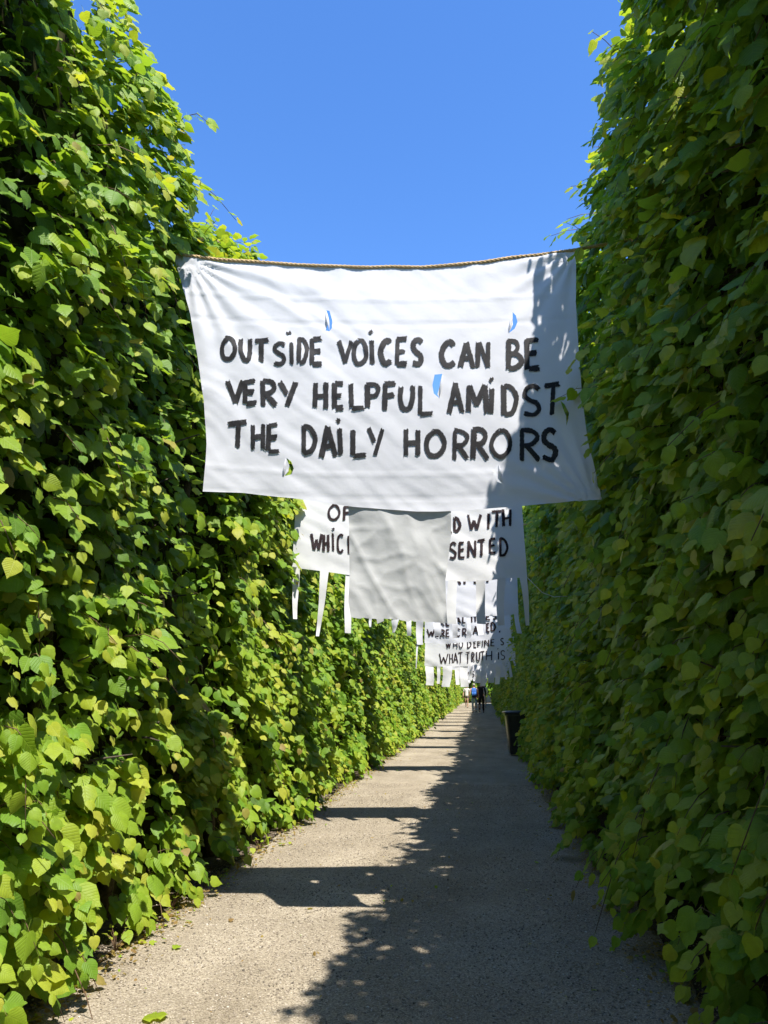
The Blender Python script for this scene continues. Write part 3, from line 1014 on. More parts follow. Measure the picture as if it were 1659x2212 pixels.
L1 = [('O', 217, 377, 282, 462), ('U', 288, 378, 338, 468), ('T', 340, 388, 400, 475), ('S', 404, 400, 462, 485), ('I', 462, 398, 490, 487, 468, 367),
      ('D', 494, 382, 542, 483), ('E', 543, 382, 590, 487), ('V', 643, 392, 694, 483), ('O', 690, 388, 752, 487), ('I', 752, 392, 778, 487, 760, 365),
      ('C', 788, 390, 840, 487), ('E', 846, 384, 895, 490), ('S', 900, 388, 952, 490), ('C', 1005, 396, 1067, 490), ('A', 1075, 395, 1132, 497),
      ('N', 1135, 395, 1192, 497), ('B', 1243, 388, 1308, 500), ('E', 1312, 383, 1368, 500),
      ('V', 242, 532, 308, 620), ('E', 305, 535, 354, 625), ('R', 365, 533, 427, 632), ('Y', 430, 538, 496, 635), ('H', 553, 545, 610, 642),
      ('E', 625, 545, 670, 645), ('L', 683, 548, 742, 645), ('P', 742, 548, 798, 640), ('F', 803, 545, 852, 652), ('U', 858, 555, 917, 648),
      ('L', 930, 555, 987, 668), ('A', 1035, 545, 1092, 660), ('M', 1100, 550, 1180, 657), ('I', 1180, 562, 1206, 657, 1192, 535),
      ('D', 1228, 550, 1290, 662), ('S', 1300, 548, 1374, 668), ('T', 1380, 543, 1445, 665),
      ('T', 247, 680, 318, 780), ('H', 330, 690, 384, 785), ('E', 388, 690, 437, 795), ('D', 512, 695, 572, 800), ('A', 575, 698, 640, 815),
      ('I', 638, 705, 664, 805, 645, 682), ('L', 690, 708, 747, 812), ('Y', 745, 705, 806, 810), ('H', 878, 708, 940, 813), ('O', 950, 715, 1032, 813),
      ('R', 1050, 710, 1114, 822), ('R', 1120, 705, 1182, 822), ('O', 1185, 710, 1267, 815), ('R', 1292, 708, 1367, 825), ('S', 1368, 708, 1434, 822)]
letters(B1, b1, L1, c1, 9.5, M_INK)
# grey cloth hanging from the lower hem
def wg(a, z):
    h = -0.02
    u = a * 0.45 - z * 0.89; q = a * 0.89 + z * 0.45
    h += 0.020 * noise.noise((u * 1.4, q * 5.5, 3.3)) + 0.006 * noise.noise((a * 9, z * 7, 1.1)) + 0.003 * noise.noise((a * 20, z * 18, 5.1))
    h += 0.02 * max(0, (2.6 - z))
    h += 0.012 * (1 - abs(noise.noise((u * 1.1 + 4, q * 4.5, 8.8)))) ** 6 + 0.007 * (1 - abs(noise.noise((a * 6, z * 5, 17.0)))) ** 8
    return h
BG = Banner(B1.p0 + FWD * 0.0, FWD, wg)
hem = [(966 - i * 5.2, 1346 - i * 0.32 + RND.uniform(-1.8, 1.8)) for i in range(41)]
go = sheet('hanging_cloth', BG, b1, [(752, 1090), (780, 1092), (820, 1096), (862, 1098), (920, 1099), (974, 1097), (975, 1153), (968, 1210), (962, 1254), (964, 1300)] + hem + [(753, 1300), (755, 1250), (754, 1156)], [], M_GREY, 0.018)
go['label'] = 'grey crumpled cloth hanging below the sheet'
r1 = [B1.P(250, 536, 0.2) - FWD * 0.0, B1.P(345, 543, 0.04)] + [B1.P(x, y - 3, 0.0) for x, y in top1] + [B1.P(1355, 520, 0.0), B1.P(1440, 500, -0.1)]
rope('twisted tan rope holding up the large front banner', r1, 0.0125)

# ------------------------------------------------------------------ the banners behind
def wfun(seed, amp=1.0, rot=0.5):
    c, s_ = math.cos(rot), math.sin(rot)
    def w(a, z):
        u = a * c - z * s_; q = a * s_ + z * c
        return amp * (0.022 * noise.noise((u * 0.8, q * 4.2, seed)) + 0.010 * noise.noise((u * 1.5, q * 10, seed + 3)) + 0.008 * noise.noise((a * 7, z * 1.2, seed + 6)))
    return w

def far_banner(y, nrm, wf, cx, label, outline, mat, step, group='cloth banners hung across the path', p_on=None):
    p0 = Vector(nrm) * y
    bn = Banner(p0, Vector(nrm), wf)
    bn.p0 = bn.p0 + bn.right * bn.st(*cx)[0]
    zlow = min(bn.st(*p_)[1] for p_ in outline)
    root = empty('banner', (bn.p0.x, bn.p0.y, zlow), label, 'banner', group)
    sheet('cloth_sheet', bn, root, outline, [], mat, step)
    return bn, root

def top_rope(bn, pts, label, group=None):
    a, b = pts[0], pts[-1]
    A, Bp = bn.P(*a), bn.P(*b)
    d = (Bp - A).normalized()
    ta = (A.x - (-2.35)) / max(0.2, d.x); tb = (1.35 - Bp.x) / max(0.2, d.x)
    rope(label, [A - d * max(0.1, ta) + Vector((0, 0, 0.08))] + [bn.P(x, y) + Vector((0, 0, 0.008)) for x, y in pts] + [Bp + d * max(0.1, tb) + Vector((0, 0, 0.08))], 0.011, group, 12)

YN = (0, 1, 0)
rs2 = random.Random(77)
c2 = lambda x, y: (597.2 + 0.36 * x, 1048.6 + 0.36 * y)
c3 = lambda x, y: (862.8 + 0.2 * x, 1294.1 + 0.2 * y)

# banner 2
t2 = [(648, 938), (760, 946), (880, 950), (1000, 942), (1120, 925)]
o2 = t2 + [(1128, 1094), (1133, 1170), (1139, 1247), (1090, 1249), (1043, 1256), (1000, 1256), (962, 1254), (860, 1250), (755, 1242), (690, 1233), (631, 1226), (634, 1170), (640, 1078)]
B2, b2 = far_banner(8.6, FWD, wfun(12.0), (885, 1100), 'white fringed banner behind the grey cloth, ending in WITH and SENTED', o2, M_CLOTH_B, 0.04)
L2 = [('O', 305, 113, 385, 210), ('F', 398, 123, 452, 214), ('T', 490, 150, 540, 250), ('H', 555, 155, 605, 255), ('E', 622, 160, 662, 262), ('W', 715, 175, 790, 278),
      ('O', 805, 180, 865, 282), ('R', 882, 185, 935, 285), ('L', 1002, 190, 1056, 288), ('D', 1060, 188, 1108, 284), ('W', 1145, 172, 1228, 272), ('I', 1260, 163, 1286, 264),
      ('T', 1288, 148, 1352, 254), ('H', 1352, 138, 1412, 250),
      ('W', 205, 285, 277, 392), ('H', 276, 293, 320, 402), ('I', 328, 284, 352, 398, 342, 262), ('C', 358, 290, 408, 407), ('H', 426, 300, 472, 412),
      ('W', 500, 310, 565, 418), ('E', 575, 315, 615, 422), ('A', 650, 320, 700, 430), ('R', 712, 325, 755, 432), ('E', 768, 328, 806, 436), ('P', 850, 335, 895, 440),
      ('R', 908, 338, 955, 444), ('E', 972, 342, 1014, 446), ('S', 1032, 342, 1084, 442), ('E', 1090, 338, 1132, 440), ('N', 1140, 328, 1202, 437), ('T', 1203, 322, 1254, 428),
      ('E', 1276, 316, 1320, 410), ('D', 1335, 313, 1392, 426)]
letters(B2, b2, L2, c2, 8.5, M_INK2, 0.008)
for tl, tr, bl, br in (((93, 488), (142, 492), (104, 802), (126, 802)), ((262, 512), (314, 518), (243, 905), (262, 905)), ((415, 528), (470, 536), (405, 886), (440, 888)),
                       ((590, 545), (645, 548), (600, 830), (640, 815)), ((760, 550), (815, 552), (765, 810), (812, 800)),
                       ((1030, 562), (1086, 566), (1020, 830), (1074, 834)), ((1195, 566), (1250, 566), (1206, 830), (1262, 832)), ((1325, 556), (1376, 552), (1318, 842), (1362, 840)),
                       ((1458, 546), (1502, 546), (1502, 840), (1526, 838))):
    strip(B2, b2, c2(*tl), c2(*tr), c2(*bl), c2(*br), M_CLOTH_B, rs2)
top_rope(B2, t2, 'rope at the top of the fringed banner ending in SENTED')
pa = B2.P(*c2(1503, 550))
sp_ = [pa, B2.P(*c2(1540, 590), 0.02), B2.P(*c2(1590, 645), 0.04), B2.P(*c2(1660, 672), 0.05), B2.P(*c2(1740, 668), 0.05)]
sp_ = [Vector((x, 0, 0)) for x in ()] + sp_
v, f = tube([p_ - pa for p_ in sp_], 0.0035, 5)
so = link('tie_string', mesh('tie_string', v, f), M_STRING)
so.location = pa
tag(so, 'thin white string from the fringed banner corner into the shaded hedge', 'string')

# banner 3
t3 = [(800, 1136), (880, 1146), (960, 1150), (1040, 1146), (1112, 1136)]
o3 = t3 + [(1116, 1220), (1120, 1325), (1090, 1330), (1040, 1331), (985, 1334), (930, 1336), (860, 1336), (793, 1332), (796, 1230)]
B3, b3 = far_banner(14.0, FWD, wfun(31.0, 1.2), (955, 1240), 'bluish white banner seen between the fringe strips of the SENTED banner', o3, M_CLOTH, 0.06)
letters(B3, b3, [('R', 1062, 470, 1108, 600), ('I', 1118, 470, 1142, 596), ('T', 1165, 465, 1222, 592), ('I', 1255, 462, 1278, 588)], c2, 7.5, M_INK2, 0.01)
for tl, tr, bl, br in (((555, 780), (575, 780), (556, 850), (568, 850)), ((690, 790), (742, 790), (692, 882), (706, 882)), ((780, 790), (812, 790), (780, 902), (804, 902)),
                       ((838, 790), (884, 790), (842, 955), (878, 955)), ((1425, 760), (1450, 760), (1438, 888), (1470, 890)), ((940, 795), (985, 795), (945, 905), (985, 900)),
                       ((1050, 790), (1085, 790), (1056, 918), (1086, 915)), ((1140, 790), (1165, 790), (1142, 918), (1166, 915)), ((1200, 790), (1238, 790), (1206, 900), (1240, 898))):
    strip(B3, b3, c2(*tl), c2(*tr), c2(*bl), c2(*br), M_CLOTH, rs2)
strip(B3, b3, c2(840, 948), c2(852, 948), c2(834, 1100), c2(839, 1100), M_CLOTH, rs2)
top_rope(B3, t3, 'rope at the top of the bluish white banner')

# banner 4
t4 = [(921, 1255), (1010, 1262), (1098, 1242)]
o4 = t4 + [(1102, 1320), (1104, 1374), (1070, 1380), (1030, 1385), (1000, 1388), (960, 1391), (917, 1389), (918, 1320)]
B4, b4 = far_banner(19.5, YN, wfun(52.0, 1.3), (1010, 1320), 'white banner reading REALITIES WERE CREATED in dark letters', o4, M_CLOTH, 0.08)
L4 = [('R', 435, 205, 490, 295), ('E', 500, 205, 545, 292), ('A', 605, 185, 662, 272), ('L', 676, 180, 720, 266), ('I', 768, 172, 790, 256), ('T', 795, 166, 842, 250),
      ('I', 862, 160, 884, 242), ('E', 935, 145, 985, 228), ('S', 998, 140, 1054, 220),
      ('W', 298, 320, 384, 408), ('E', 392, 330, 432, 412), ('R', 440, 328, 494, 412), ('E', 502, 325, 545, 412), ('C', 606, 320, 664, 406), ('R', 678, 314, 728, 398),
      ('E', 742, 308, 782, 392), ('A', 794, 290, 854, 382), ('T', 850, 278, 898, 368), ('E', 940, 258, 978, 362), ('D', 984, 250, 1040, 348), (',', 1072, 336, 1094, 368)]
letters(B4, b4, L4, c3, 9.0, M_INK2, 0.015)
top_rope(B4, t4, 'rope at the top of the REALITIES WERE CREATED banner')

# banner 5
t5 = [(926, 1310), (1010, 1316), (1104, 1292)]
o5 = t5 + [(1108, 1350), (1114, 1426), (1080, 1430), (1040, 1437), (1000, 1440), (950, 1440), (917, 1438), (919, 1380)]
B5, b5 = far_banner(23.5, YN, wfun(71.0, 1.4), (1015, 1380), 'white fringed banner reading WHO DEFINES WHAT TRUTH IS', o5, M_CLOTH_B, 0.09)
L5 = [('W', 500, 450, 560, 532), ('H', 578, 450, 632, 530), ('O', 640, 448, 690, 530), ('D', 730, 445, 778, 532), ('E', 800, 442, 834, 528), ('F', 842, 440, 884, 525),
      ('I', 888, 438, 906, 520), ('N', 914, 436, 972, 515), ('E', 984, 430, 1030, 510), ('S', 1086, 420, 1132, 500),
      ('W', 428, 585, 528, 698), ('H', 538, 588, 578, 692), ('A', 584, 578, 632, 692), ('T', 632, 574, 684, 692), ('T', 714, 568, 764, 692), ('R', 778, 572, 812, 682),
      ('U', 828, 568, 874, 672), ('T', 870, 560, 924, 664), ('H', 930, 556, 1004, 664), ('I', 1060, 572, 1082, 656, 1064, 538), ('S', 1088, 553, 1144, 658)]
letters(B5, b5, L5, c3, 6.5, M_INK2, 0.015)
for tl, tr, bl, br in (((278, 718), (370, 724), (288, 928), (366, 934)), ((405, 725), (442, 725), (408, 915), (438, 915)), ((466, 725), (570, 728), (468, 946), (555, 950)),
                       ((600, 728), (646, 728), (606, 925), (646, 925)), ((654, 728), (740, 728), (652, 950), (738, 950)), ((752, 726), (790, 722), (756, 880), (790, 878)),
                       ((806, 720), (872, 714), (812, 905), (876, 903)), ((880, 712), (936, 708), (878, 940), (934, 938)), ((944, 706), (1020, 700), (948, 905), (1018, 903)),
                       ((1034, 698), (1092, 690), (1038, 920), (1088, 918)), ((1108, 684), (1140, 680), (1142, 866), (1164, 866)), ((1162, 676), (1192, 672), (1196, 848), (1226, 840)),
                       ((1228, 668), (1250, 664), (1254, 800), (1268, 790))):
    strip(B5, b5, c3(*tl), c3(*tr), c3(*bl), c3(*br), M_CLOTH_B, rs2, sway=0.05)
top_rope(B5, t5, 'rope at the top of the WHAT TRUTH IS banner')

# banner 6, glimpsed between the strips
t6 = [(985, 1338), (1030, 1340), (1098, 1328)]
o6 = t6 + [(1100, 1400), (1098, 1462), (1050, 1465), (1020, 1467), (984, 1466), (985, 1400)]
B6, b6 = far_banner(27.2, YN, wfun(91.0, 1.4), (1015, 1400), 'white banner glimpsed between the strips below WHAT TRUTH IS', o6, M_CLOTH, 0.1)
letters(B6, b6, [('Y', 722, 780, 752, 830), ('S', 780, 775, 812, 838), ('N', 946, 780, 990, 838)], c3, 5.0, M_INK2, 0.015)
for k in range(8):
    x = 615 + k * 60
    strip(B6, b6, c3(x, 858), c3(x + 34, 858), c3(x + 2, 900 + 10 * (k % 3)), c3(x + 30, 903), M_CLOTH, rs2, sway=0.04)
top_rope(B6, t6, 'rope at the top of the banner behind WHAT TRUTH IS')
# further sheets down the path
for k, y in enumerate((31.0, 34.2, 37.6, 41.2, 45.6, 52.2, 57.5, 63.0)):
    zl_, zh = 2.45 + 0.1 * (k % 3), 4.2 + 0.12 * ((k * 2) % 3)
    bn = Banner(Vector((-0.55, y, 0)), Vector(YN), wfun(120.0 + 9 * k, 1.5))
    root = empty('banner', (-0.55, y, zl_), 'white sheet hung across the far path behind the fringed text banners', 'banner', 'plain sheets hung across the far path')
    v, f = [], []
    nx, nz = 26, 16
    for i in range(nx + 1):
        for j in range(nz + 1):
            a = -1.35 + 2.7 * i / nx
            z = zl_ + (zh - zl_) * j / nz - 0.10 * (1 - (a / 1.35) ** 2)
            v.append(bn.at(a, z) - root.location)
    for i in range(nx):
        for j in range(nz):
            q = i * (nz + 1) + j
            f.append((q, q + nz + 1, q + nz + 2, q + 1))
    link('cloth_sheet', mesh('cloth_sheet', v, f), M_CLOTH, root)
    rope('rope holding a white sheet across the far path', [(-2.5, y, zh + 0.1), (-1.9, y, zh + 0.01), (-0.55, y, zh - 0.09), (0.8, y, zh + 0.01), (1.4, y, zh + 0.1)], 0.011, 'ropes of the far sheets', 8)

# ------------------------------------------------------------------ wheeled litter bins
M_BIN = simple('dark_green_black_plastic', (0.010, 0.014, 0.013), 0.32, 90, 0.3, 0.15, spec=0.5)
M_TYRE = simple('black_rubber', (0.012, 0.012, 0.012), 0.8, 60, 0.2)

def box_loft(secs):
    """secs: (z, x0, x1, y0, y1, bevel) -> rounded-rectangle loft"""
    v, f = [], []
    for (z, x0, x1, y0, y1, b) in secs:
        ring = []
        for cx, cy, a0 in ((x1 - b, y1 - b, 0), (x0 + b, y1 - b, 90), (x0 + b, y0 + b, 180), (x1 - b, y0 + b, 270)):
            for q in range(4):
                an = R(a0 + 30 * q)
                ring.append((cx + b * math.cos(an), cy + b * math.sin(an), z))
        v += ring
    n = 16
    for s_ in range(len(secs) - 1):
        for k in range(n):
            a = s_ * n + k; b_ = s_ * n + (k + 1) % n
            f.append((a, b_, b_ + n, a + n))
    f.append(tuple(range(n - 1, -1, -1)))
    f.append(tuple(range(len(v) - n, len(v))))
    return v, f

def make_bin(loc, rz, label):
    t = empty('wheeled_bin', loc, label, 'bin', 'dark bins against the shaded hedge', rz)
    # local: -x is the front (towards the path), +x the hinge side
    link('body', mesh('body', *box_loft([(0.03, -0.20, 0.20, -0.19, 0.19, 0.03), (0.06, -0.215, 0.21, -0.20, 0.20, 0.035), (0.88, -0.285, 0.255, -0.245, 0.245, 0.04), (0.90, -0.285, 0.255, -0.245, 0.245, 0.04)]), False), M_BIN, t)
    link('rim', mesh('rim', *box_loft([(0.885, -0.30, 0.27, -0.262, 0.262, 0.04), (0.888, -0.315, 0.285, -0.275, 0.275, 0.045), (0.935, -0.315, 0.285, -0.275, 0.275, 0.045), (0.94, -0.31, 0.28, -0.27, 0.27, 0.045)]), False), M_BIN, t)
    link('lid', mesh('lid', *box_loft([(0.943, -0.34, 0.27, -0.285, 0.285, 0.05), (0.965, -0.34, 0.27, -0.285, 0.285, 0.05), (0.985, -0.27, 0.22, -0.23, 0.23, 0.06), (0.995, -0.16, 0.14, -0.15, 0.15, 0.07)])), M_BIN, t)
    hv, hf = tube([(0.26, -0.22, 0.95), (0.33, -0.22, 1.0), (0.345, -0.2, 1.02), (0.345, 0.2, 1.02), (0.33, 0.22, 1.0), (0.26, 0.22, 0.95)], 0.016, 8)
    link('handle', mesh('handle', hv, hf), M_BIN, t)
    for s_ in (-1, 1):
        wv, wf = tube([(0.2, s_ * 0.21, 0.1), (0.2, s_ * 0.255, 0.1)], [0.1, 0.1], 20)
        wo = link('wheel', mesh('wheel', wv, wf), M_TYRE, t)
        hv, hf = tube([(0.2, s_ * 0.256, 0.1), (0.2, s_ * 0.268, 0.1)], [0.05, 0.045], 12)
        link('hub', mesh('hub', hv, hf), M_BIN, wo)
    return t

bp_ = ground(1098, 1633)
make_bin((bp_.x + 0.25, bp_.y + 0.22, 0.006), R(4), 'dark wheeled bin half hidden in the shaded hedge beside the path, nearer one')
bp_ = ground(1064, 1521)
make_bin((bp_.x + 0.15, bp_.y, 0.006), R(-4), 'small distant dark bin at the far end of the shaded hedge')

# ------------------------------------------------------------------ people
def skin(name, parent, chains, mat, sub=1, root_first=True):
    """chains: lists of (x, y, z, r); points shared by position are merged"""
    verts, rad, edges, idx = [], [], [], {}
    for ch in chains:
        prev = None
        for (x, y, z, r) in ch:
            k = (round(x, 4), round(y, 4), round(z, 4))
            if k not in idx:
                idx[k] = len(verts); verts.append(k); rad.append(r)
            if prev is not None and prev != idx[k]:
                edges.append((prev, idx[k]))
            prev = idx[k]
    me = bpy.data.meshes.new(name)
    me.from_pydata(verts, edges, [])
    o = link(name, me, None, parent)
    md = o.modifiers.new('skin', 'SKIN')
    md.use_smooth_shade = True
    sv = me.skin_vertices[0].data if me.skin_vertices else None
    if sv is None:
        bm = bmesh.new(); bm.from_mesh(me); bm.verts.layers.skin.verify(); bm.to_mesh(me); bm.free()
        sv = me.skin_vertices[0].data
    for i, s_ in enumerate(sv):
        r = rad[i]
        s_.radius = r if isinstance(r, tuple) else (r, r)
        s_.use_root = (i == 0)
    sb = o.modifiers.new('subdiv', 'SUBSURF')
    sb.levels = sb.render_levels = sub
    me.materials.append(mat)
    return o

M_SKIN = simple('skin', (0.45, 0.26, 0.18), 0.55, 30, 0.08)

def person(loc, rz, height, label, shirt, legs_m, shoes_m, hair_m, stride=0.25, short_legs=False, sleeves=0.55, coat=False):
    t = empty('person', loc, label, 'person', 'people walking on the path', rz)
    k = height / 1.75
    S_ = lambda pts: [(x * k, y * k, z * k, tuple(q * k for q in r) if isinstance(r, tuple) else r * k) for x, y, z, r in pts]
    def leg(s_, f_):
        hip = (s_ * 0.095, 0, 0.90); knee = (s_ * 0.10, f_ * 0.5 + 0.04, 0.49); ank = (s_ * 0.10, f_ - (0.06 if f_ < 0 else 0), 0.085 + (0.05 if f_ < 0 else 0))
        return hip, knee, ank
    legs = [leg(-1, stride), leg(1, -stride)]
    def arm(s_, f_):
        return (s_ * 0.19, 0, 1.42), (s_ * 0.245, -0.03 + f_ * 0.3, 1.14), (s_ * 0.25, 0.06 + f_, 0.90)
    arms = [arm(-1, -stride * 0.6), arm(1, stride * 0.6)]
    body = [[(0, 0, 0.95, (0.145, 0.10)), (0, 0, 1.12, (0.125, 0.09)), (0, 0, 1.32, (0.15, 0.10)), (0, 0, 1.44, (0.09, 0.07)), (0, 0.01, 1.52, 0.052), (0, 0.02, 1.60, (0.068, 0.082)), (0, 0.02, 1.67, (0.076, 0.095)), (0, 0.01, 1.735, (0.05, 0.062))],
            [(0, 0.02, 1.60, 0.07), (0, 0.115, 1.615, 0.014)],
            [(0, 0.02, 1.67, 0.07), (0.085, 0.015, 1.635, 0.014)], [(0, 0.02, 1.67, 0.07), (-0.085, 0.015, 1.635, 0.014)]]
    for (h, kn, a) in legs:
        body.append([(0, 0, 0.95, 0.12), h + (0.085,), ((h[0] + kn[0]) / 2, (h[1] + kn[1]) / 2, (h[2] + kn[2]) / 2, 0.075), kn + (0.055,), (kn[0], kn[1] * 0.5 + a[1] * 0.5 - 0.02, (kn[2] + a[2]) / 2 + 0.05, 0.054), a + (0.036,), (a[0], a[1] + 0.13, a[2] - 0.05, (0.032, 0.02))])
    for (sh, el, wr) in arms:
        s_ = 1 if sh[0] > 0 else -1
        body.append([(0, 0, 1.44, 0.08), sh + (0.055,), el + (0.042,), wr + (0.026,), (wr[0], wr[1] + 0.02, wr[2] - 0.07, (0.018, 0.036))])
        pm = (wr[0], wr[1] + 0.02, wr[2] - 0.07, 0.03)
        for q, (dy, ln) in enumerate(((0.03, 0.065), (0.01, 0.078), (-0.012, 0.072), (-0.032, 0.055))):
            body.append([pm, (wr[0], pm[1] + dy, pm[2] - 0.045, 0.009), (wr[0] - s_ * 0.012, pm[1] + dy * 1.1, pm[2] - 0.045 - ln, 0.007)])
        body.append([wr + (0.026,), (wr[0] - s_ * 0.012, wr[1] + 0.06, wr[2] - 0.05, 0.010), (wr[0] - s_ * 0.014, wr[1] + 0.075, wr[2] - 0.095, 0.008)])
    skin('body', t, [S_(c) for c in body], M_SKIN)
    # shirt
    low = 0.80 if coat else 0.93
    top = [[(0, 0, low, (0.175, 0.13)), (0, 0, 1.12, (0.155, 0.115)), (0, 0, 1.32, (0.175, 0.125)), (0, 0, 1.45, (0.10, 0.08)), (0, 0.005, 1.485, 0.068)]]
    for (sh, el, wr) in arms:
        s0 = Vector(sh); e0 = Vector(el); w0 = Vector(wr)
        ch = [(0, 0, 1.45, 0.1), tuple(s0) + (0.072,)]
        if sleeves < 1:
            ch.append(tuple(s0.lerp(e0, sleeves)) + (0.066,))
        else:
            ch += [tuple(e0) + (0.056,), tuple(e0.lerp(w0, 0.93)) + (0.042,)]
        top.append(ch)
    skin('shirt', t, [S_(c) for c in top], shirt)
    tr = [[(0, 0, 1.0, (0.155, 0.115)), (0, 0, 0.90, (0.15, 0.115))]]
    for (h, kn, a) in legs:
        h0, k0, a0 = Vector(h), Vector(kn), Vector(a)
        ch = [(0, 0, 0.90, 0.14), (h[0], h[1], 0.86, 0.098), tuple(h0.lerp(k0, 0.55)) + (0.088,)]
        if not short_legs:
            ch += [tuple(k0) + (0.070,), tuple(k0.lerp(a0, 0.5) + Vector((0, -0.015, 0))) + (0.066,), tuple(k0.lerp(a0, 0.97)) + (0.056,)]
        tr.append(ch)
    skin('shorts' if short_legs else 'trousers', t, [S_(c) for c in tr], legs_m)
    for (h, kn, a) in legs:
        skin('shoe', t, [S_([(a[0], a[1] - 0.04, a[2] - 0.035, (0.045, 0.042)), (a[0], a[1] + 0.06, a[2] - 0.045, (0.048, 0.034)), (a[0], a[1] + 0.17, a[2] - 0.052, (0.042, 0.026))])], shoes_m)
    skin('hair', t, [S_([(0, -0.02, 1.60, (0.07, 0.06)), (0, -0.005, 1.67, (0.088, 0.098)), (0, 0.0, 1.73, (0.072, 0.082)), (0, 0.0, 1.76, (0.04, 0.05))])], hair_m)
    return t

cl = lambda n, c: simple(n, c, 0.9, 25, 0.2, 0.3)
M_BLACKC = cl('black_cloth', (0.011, 0.011, 0.012))
M_WHITEC = cl('white_shirt_cloth', (0.72, 0.70, 0.66))
M_JEAN = cl('light_blue_denim', (0.24, 0.36, 0.48))
M_PINK = cl('pale_pink_cloth', (0.55, 0.36, 0.30))
M_BLUE = cl('blue_nylon', (0.035, 0.13, 0.42))
M_DARKH = cl('dark_hair', (0.022, 0.014, 0.010))
M_GREYH = cl('grey_hair', (0.35, 0.32, 0.28))
M_BOOT = cl('black_boot', (0.012, 0.012, 0.012))
M_SHORT = cl('dark_short_cloth', (0.10, 0.09, 0.08))
M_PALE = cl('pale_trousers', (0.50, 0.47, 0.40))

def gp(px, py):
    q = ground(px, py)
    return (q.x, q.y, 0.004)

pb = person(gp(1025, 1540), 0, 1.72, 'person walking away with a blue backpack and light blue jeans', M_PINK, M_JEAN, M_BOOT, M_GREYH, 0.2, sleeves=0.5)
pk = empty('backpack', pb.location + Vector((0, -0.19, 0.98)), 'blue backpack worn by the person in light blue jeans', 'backpack')
link('bag', mesh('bag', *box_loft([(0, -0.12, 0.12, -0.07, 0.06, 0.04), (0.04, -0.155, 0.155, -0.10, 0.065, 0.05), (0.34, -0.15, 0.15, -0.09, 0.065, 0.05), (0.46, -0.12, 0.12, -0.05, 0.06, 0.04), (0.49, -0.07, 0.07, -0.02, 0.04, 0.02)])), M_BLUE, pk)
link('front_pocket', mesh('front_pocket', *box_loft([(0.05, -0.11, 0.11, -0.135, -0.09, 0.02), (0.09, -0.12, 0.12, -0.15, -0.09, 0.025), (0.24, -0.115, 0.115, -0.125, -0.085, 0.02)])), M_BLUE, pk)
v, f = box_loft([(-0.07, -0.165, 0.165, -0.02, 0.12, 0.04), (0.0, -0.17, 0.17, -0.02, 0.12, 0.04)])
link('hip_belt', mesh('hip_belt', v, f), M_BLACKC, pk)
for s_ in (-1, 1):
    v, f = tube([(s_ * 0.10, 0.06, 0.44), (s_ * 0.11, 0.16, 0.50), (s_ * 0.12, 0.30, 0.42), (s_ * 0.14, 0.31, 0.22), (s_ * 0.15, 0.12, 0.1)], 0.022, 6)
    link('shoulder_strap', mesh('shoulder_strap', v, f), M_BLACKC, pk)
person(gp(1040.5, 1540), R(-3), 1.84, 'person in black clothes walking away next to the blue backpack', M_BLACKC, M_BLACKC, M_BOOT, M_DARKH, -0.16, sleeves=1.0, coat=True)
person(gp(1008.5, 1528.5), R(170), 1.68, 'person in a loose white shirt and dark shorts near the sunlit hedge', M_WHITEC, M_SHORT, M_BOOT, M_DARKH, 0.12, short_legs=True, sleeves=0.9, coat=True)
p4 = person(gp(1046, 1530.5), R(4), 1.76, 'person in pale clothes mostly hidden behind the person in black', M_WHITEC, M_PALE, M_BOOT, M_GREYH, 0.2, sleeves=1.0)
v, f = box_loft([(0, -0.14, 0.14, -0.05, 0.05, 0.03), (0.05, -0.19, 0.19, -0.07, 0.07, 0.04), (0.36, -0.12, 0.12, -0.03, 0.03, 0.02), (0.50, -0.03, 0.03, -0.015, 0.015, 0.01)])
bo = link('tote_bag', mesh('tote_bag', v, f), M_WHITEC)
bo.location = p4.location + Vector((0.34, 0.10, 0.42))
tag(bo, 'white cloth bag carried by the pale clothed person', 'bag')

# ------------------------------------------------------------------ gravel grains, litter, weeds
def pebble_mesh(i):
    bm = bmesh.new()
    bmesh.ops.create_icosphere(bm, subdivisions=1, radius=1.0)
    for vv in bm.verts:
        vv.co *= 1 + 0.28 * noise.noise(vv.co * 1.7 + Vector((i * 5, 0, 0)))
        vv.co.z *= 0.6
    me = bpy.data.meshes.new('pebble')
    bm.to_mesh(me); bm.free()
    me.materials.append(M_PEB)
    return me

rs = np.random.RandomState(4)
pebs = []
for i, (px, py) in enumerate(((420, 2150), (700, 2080), (520, 2000), (900, 2120))):
    o = link('pebble', pebble_mesh(i))
    o.location = ground(px, py, 0.004)
    o.scale = (0.012, 0.010, 0.010)
    o['tint'] = 0.5 + 0.1 * i
    tag(o, 'loose pebble lying on the near gravel path', 'pebble', 'loose pebbles on the path')
    pebs.append(o)
PNG = scatter_group('pebble_scatter', pebs)
n = 60000
yy = 2.2 + 11.0 * rs.uniform(0, 1, n) ** 1.5
xx = rs.uniform(XL - 0.3, XR + 0.3, n)
an = rs.uniform(0, 6.28, n)
pq = np.stack([np.cos(an / 2), np.zeros(n), np.zeros(n), np.sin(an / 2)], 1)
sz = np.clip(np.exp(rs.normal(-5.55, 0.35, n)), 0.0018, 0.011)
po = point_object('gravel', np.stack([xx, yy, np.where((xx < XL - 0.1) | (xx > XR + 0.08), 0.02, 0.003)], 1), pq, sz, rs.randint(0, 4, n), np.clip(rs.normal(0.5, 0.25, n), 0, 1), PNG, None, (0, 0, 0), M_PEB)
tag(po, 'loose grains of gravel covering the near path', 'gravel', kind='stuff')

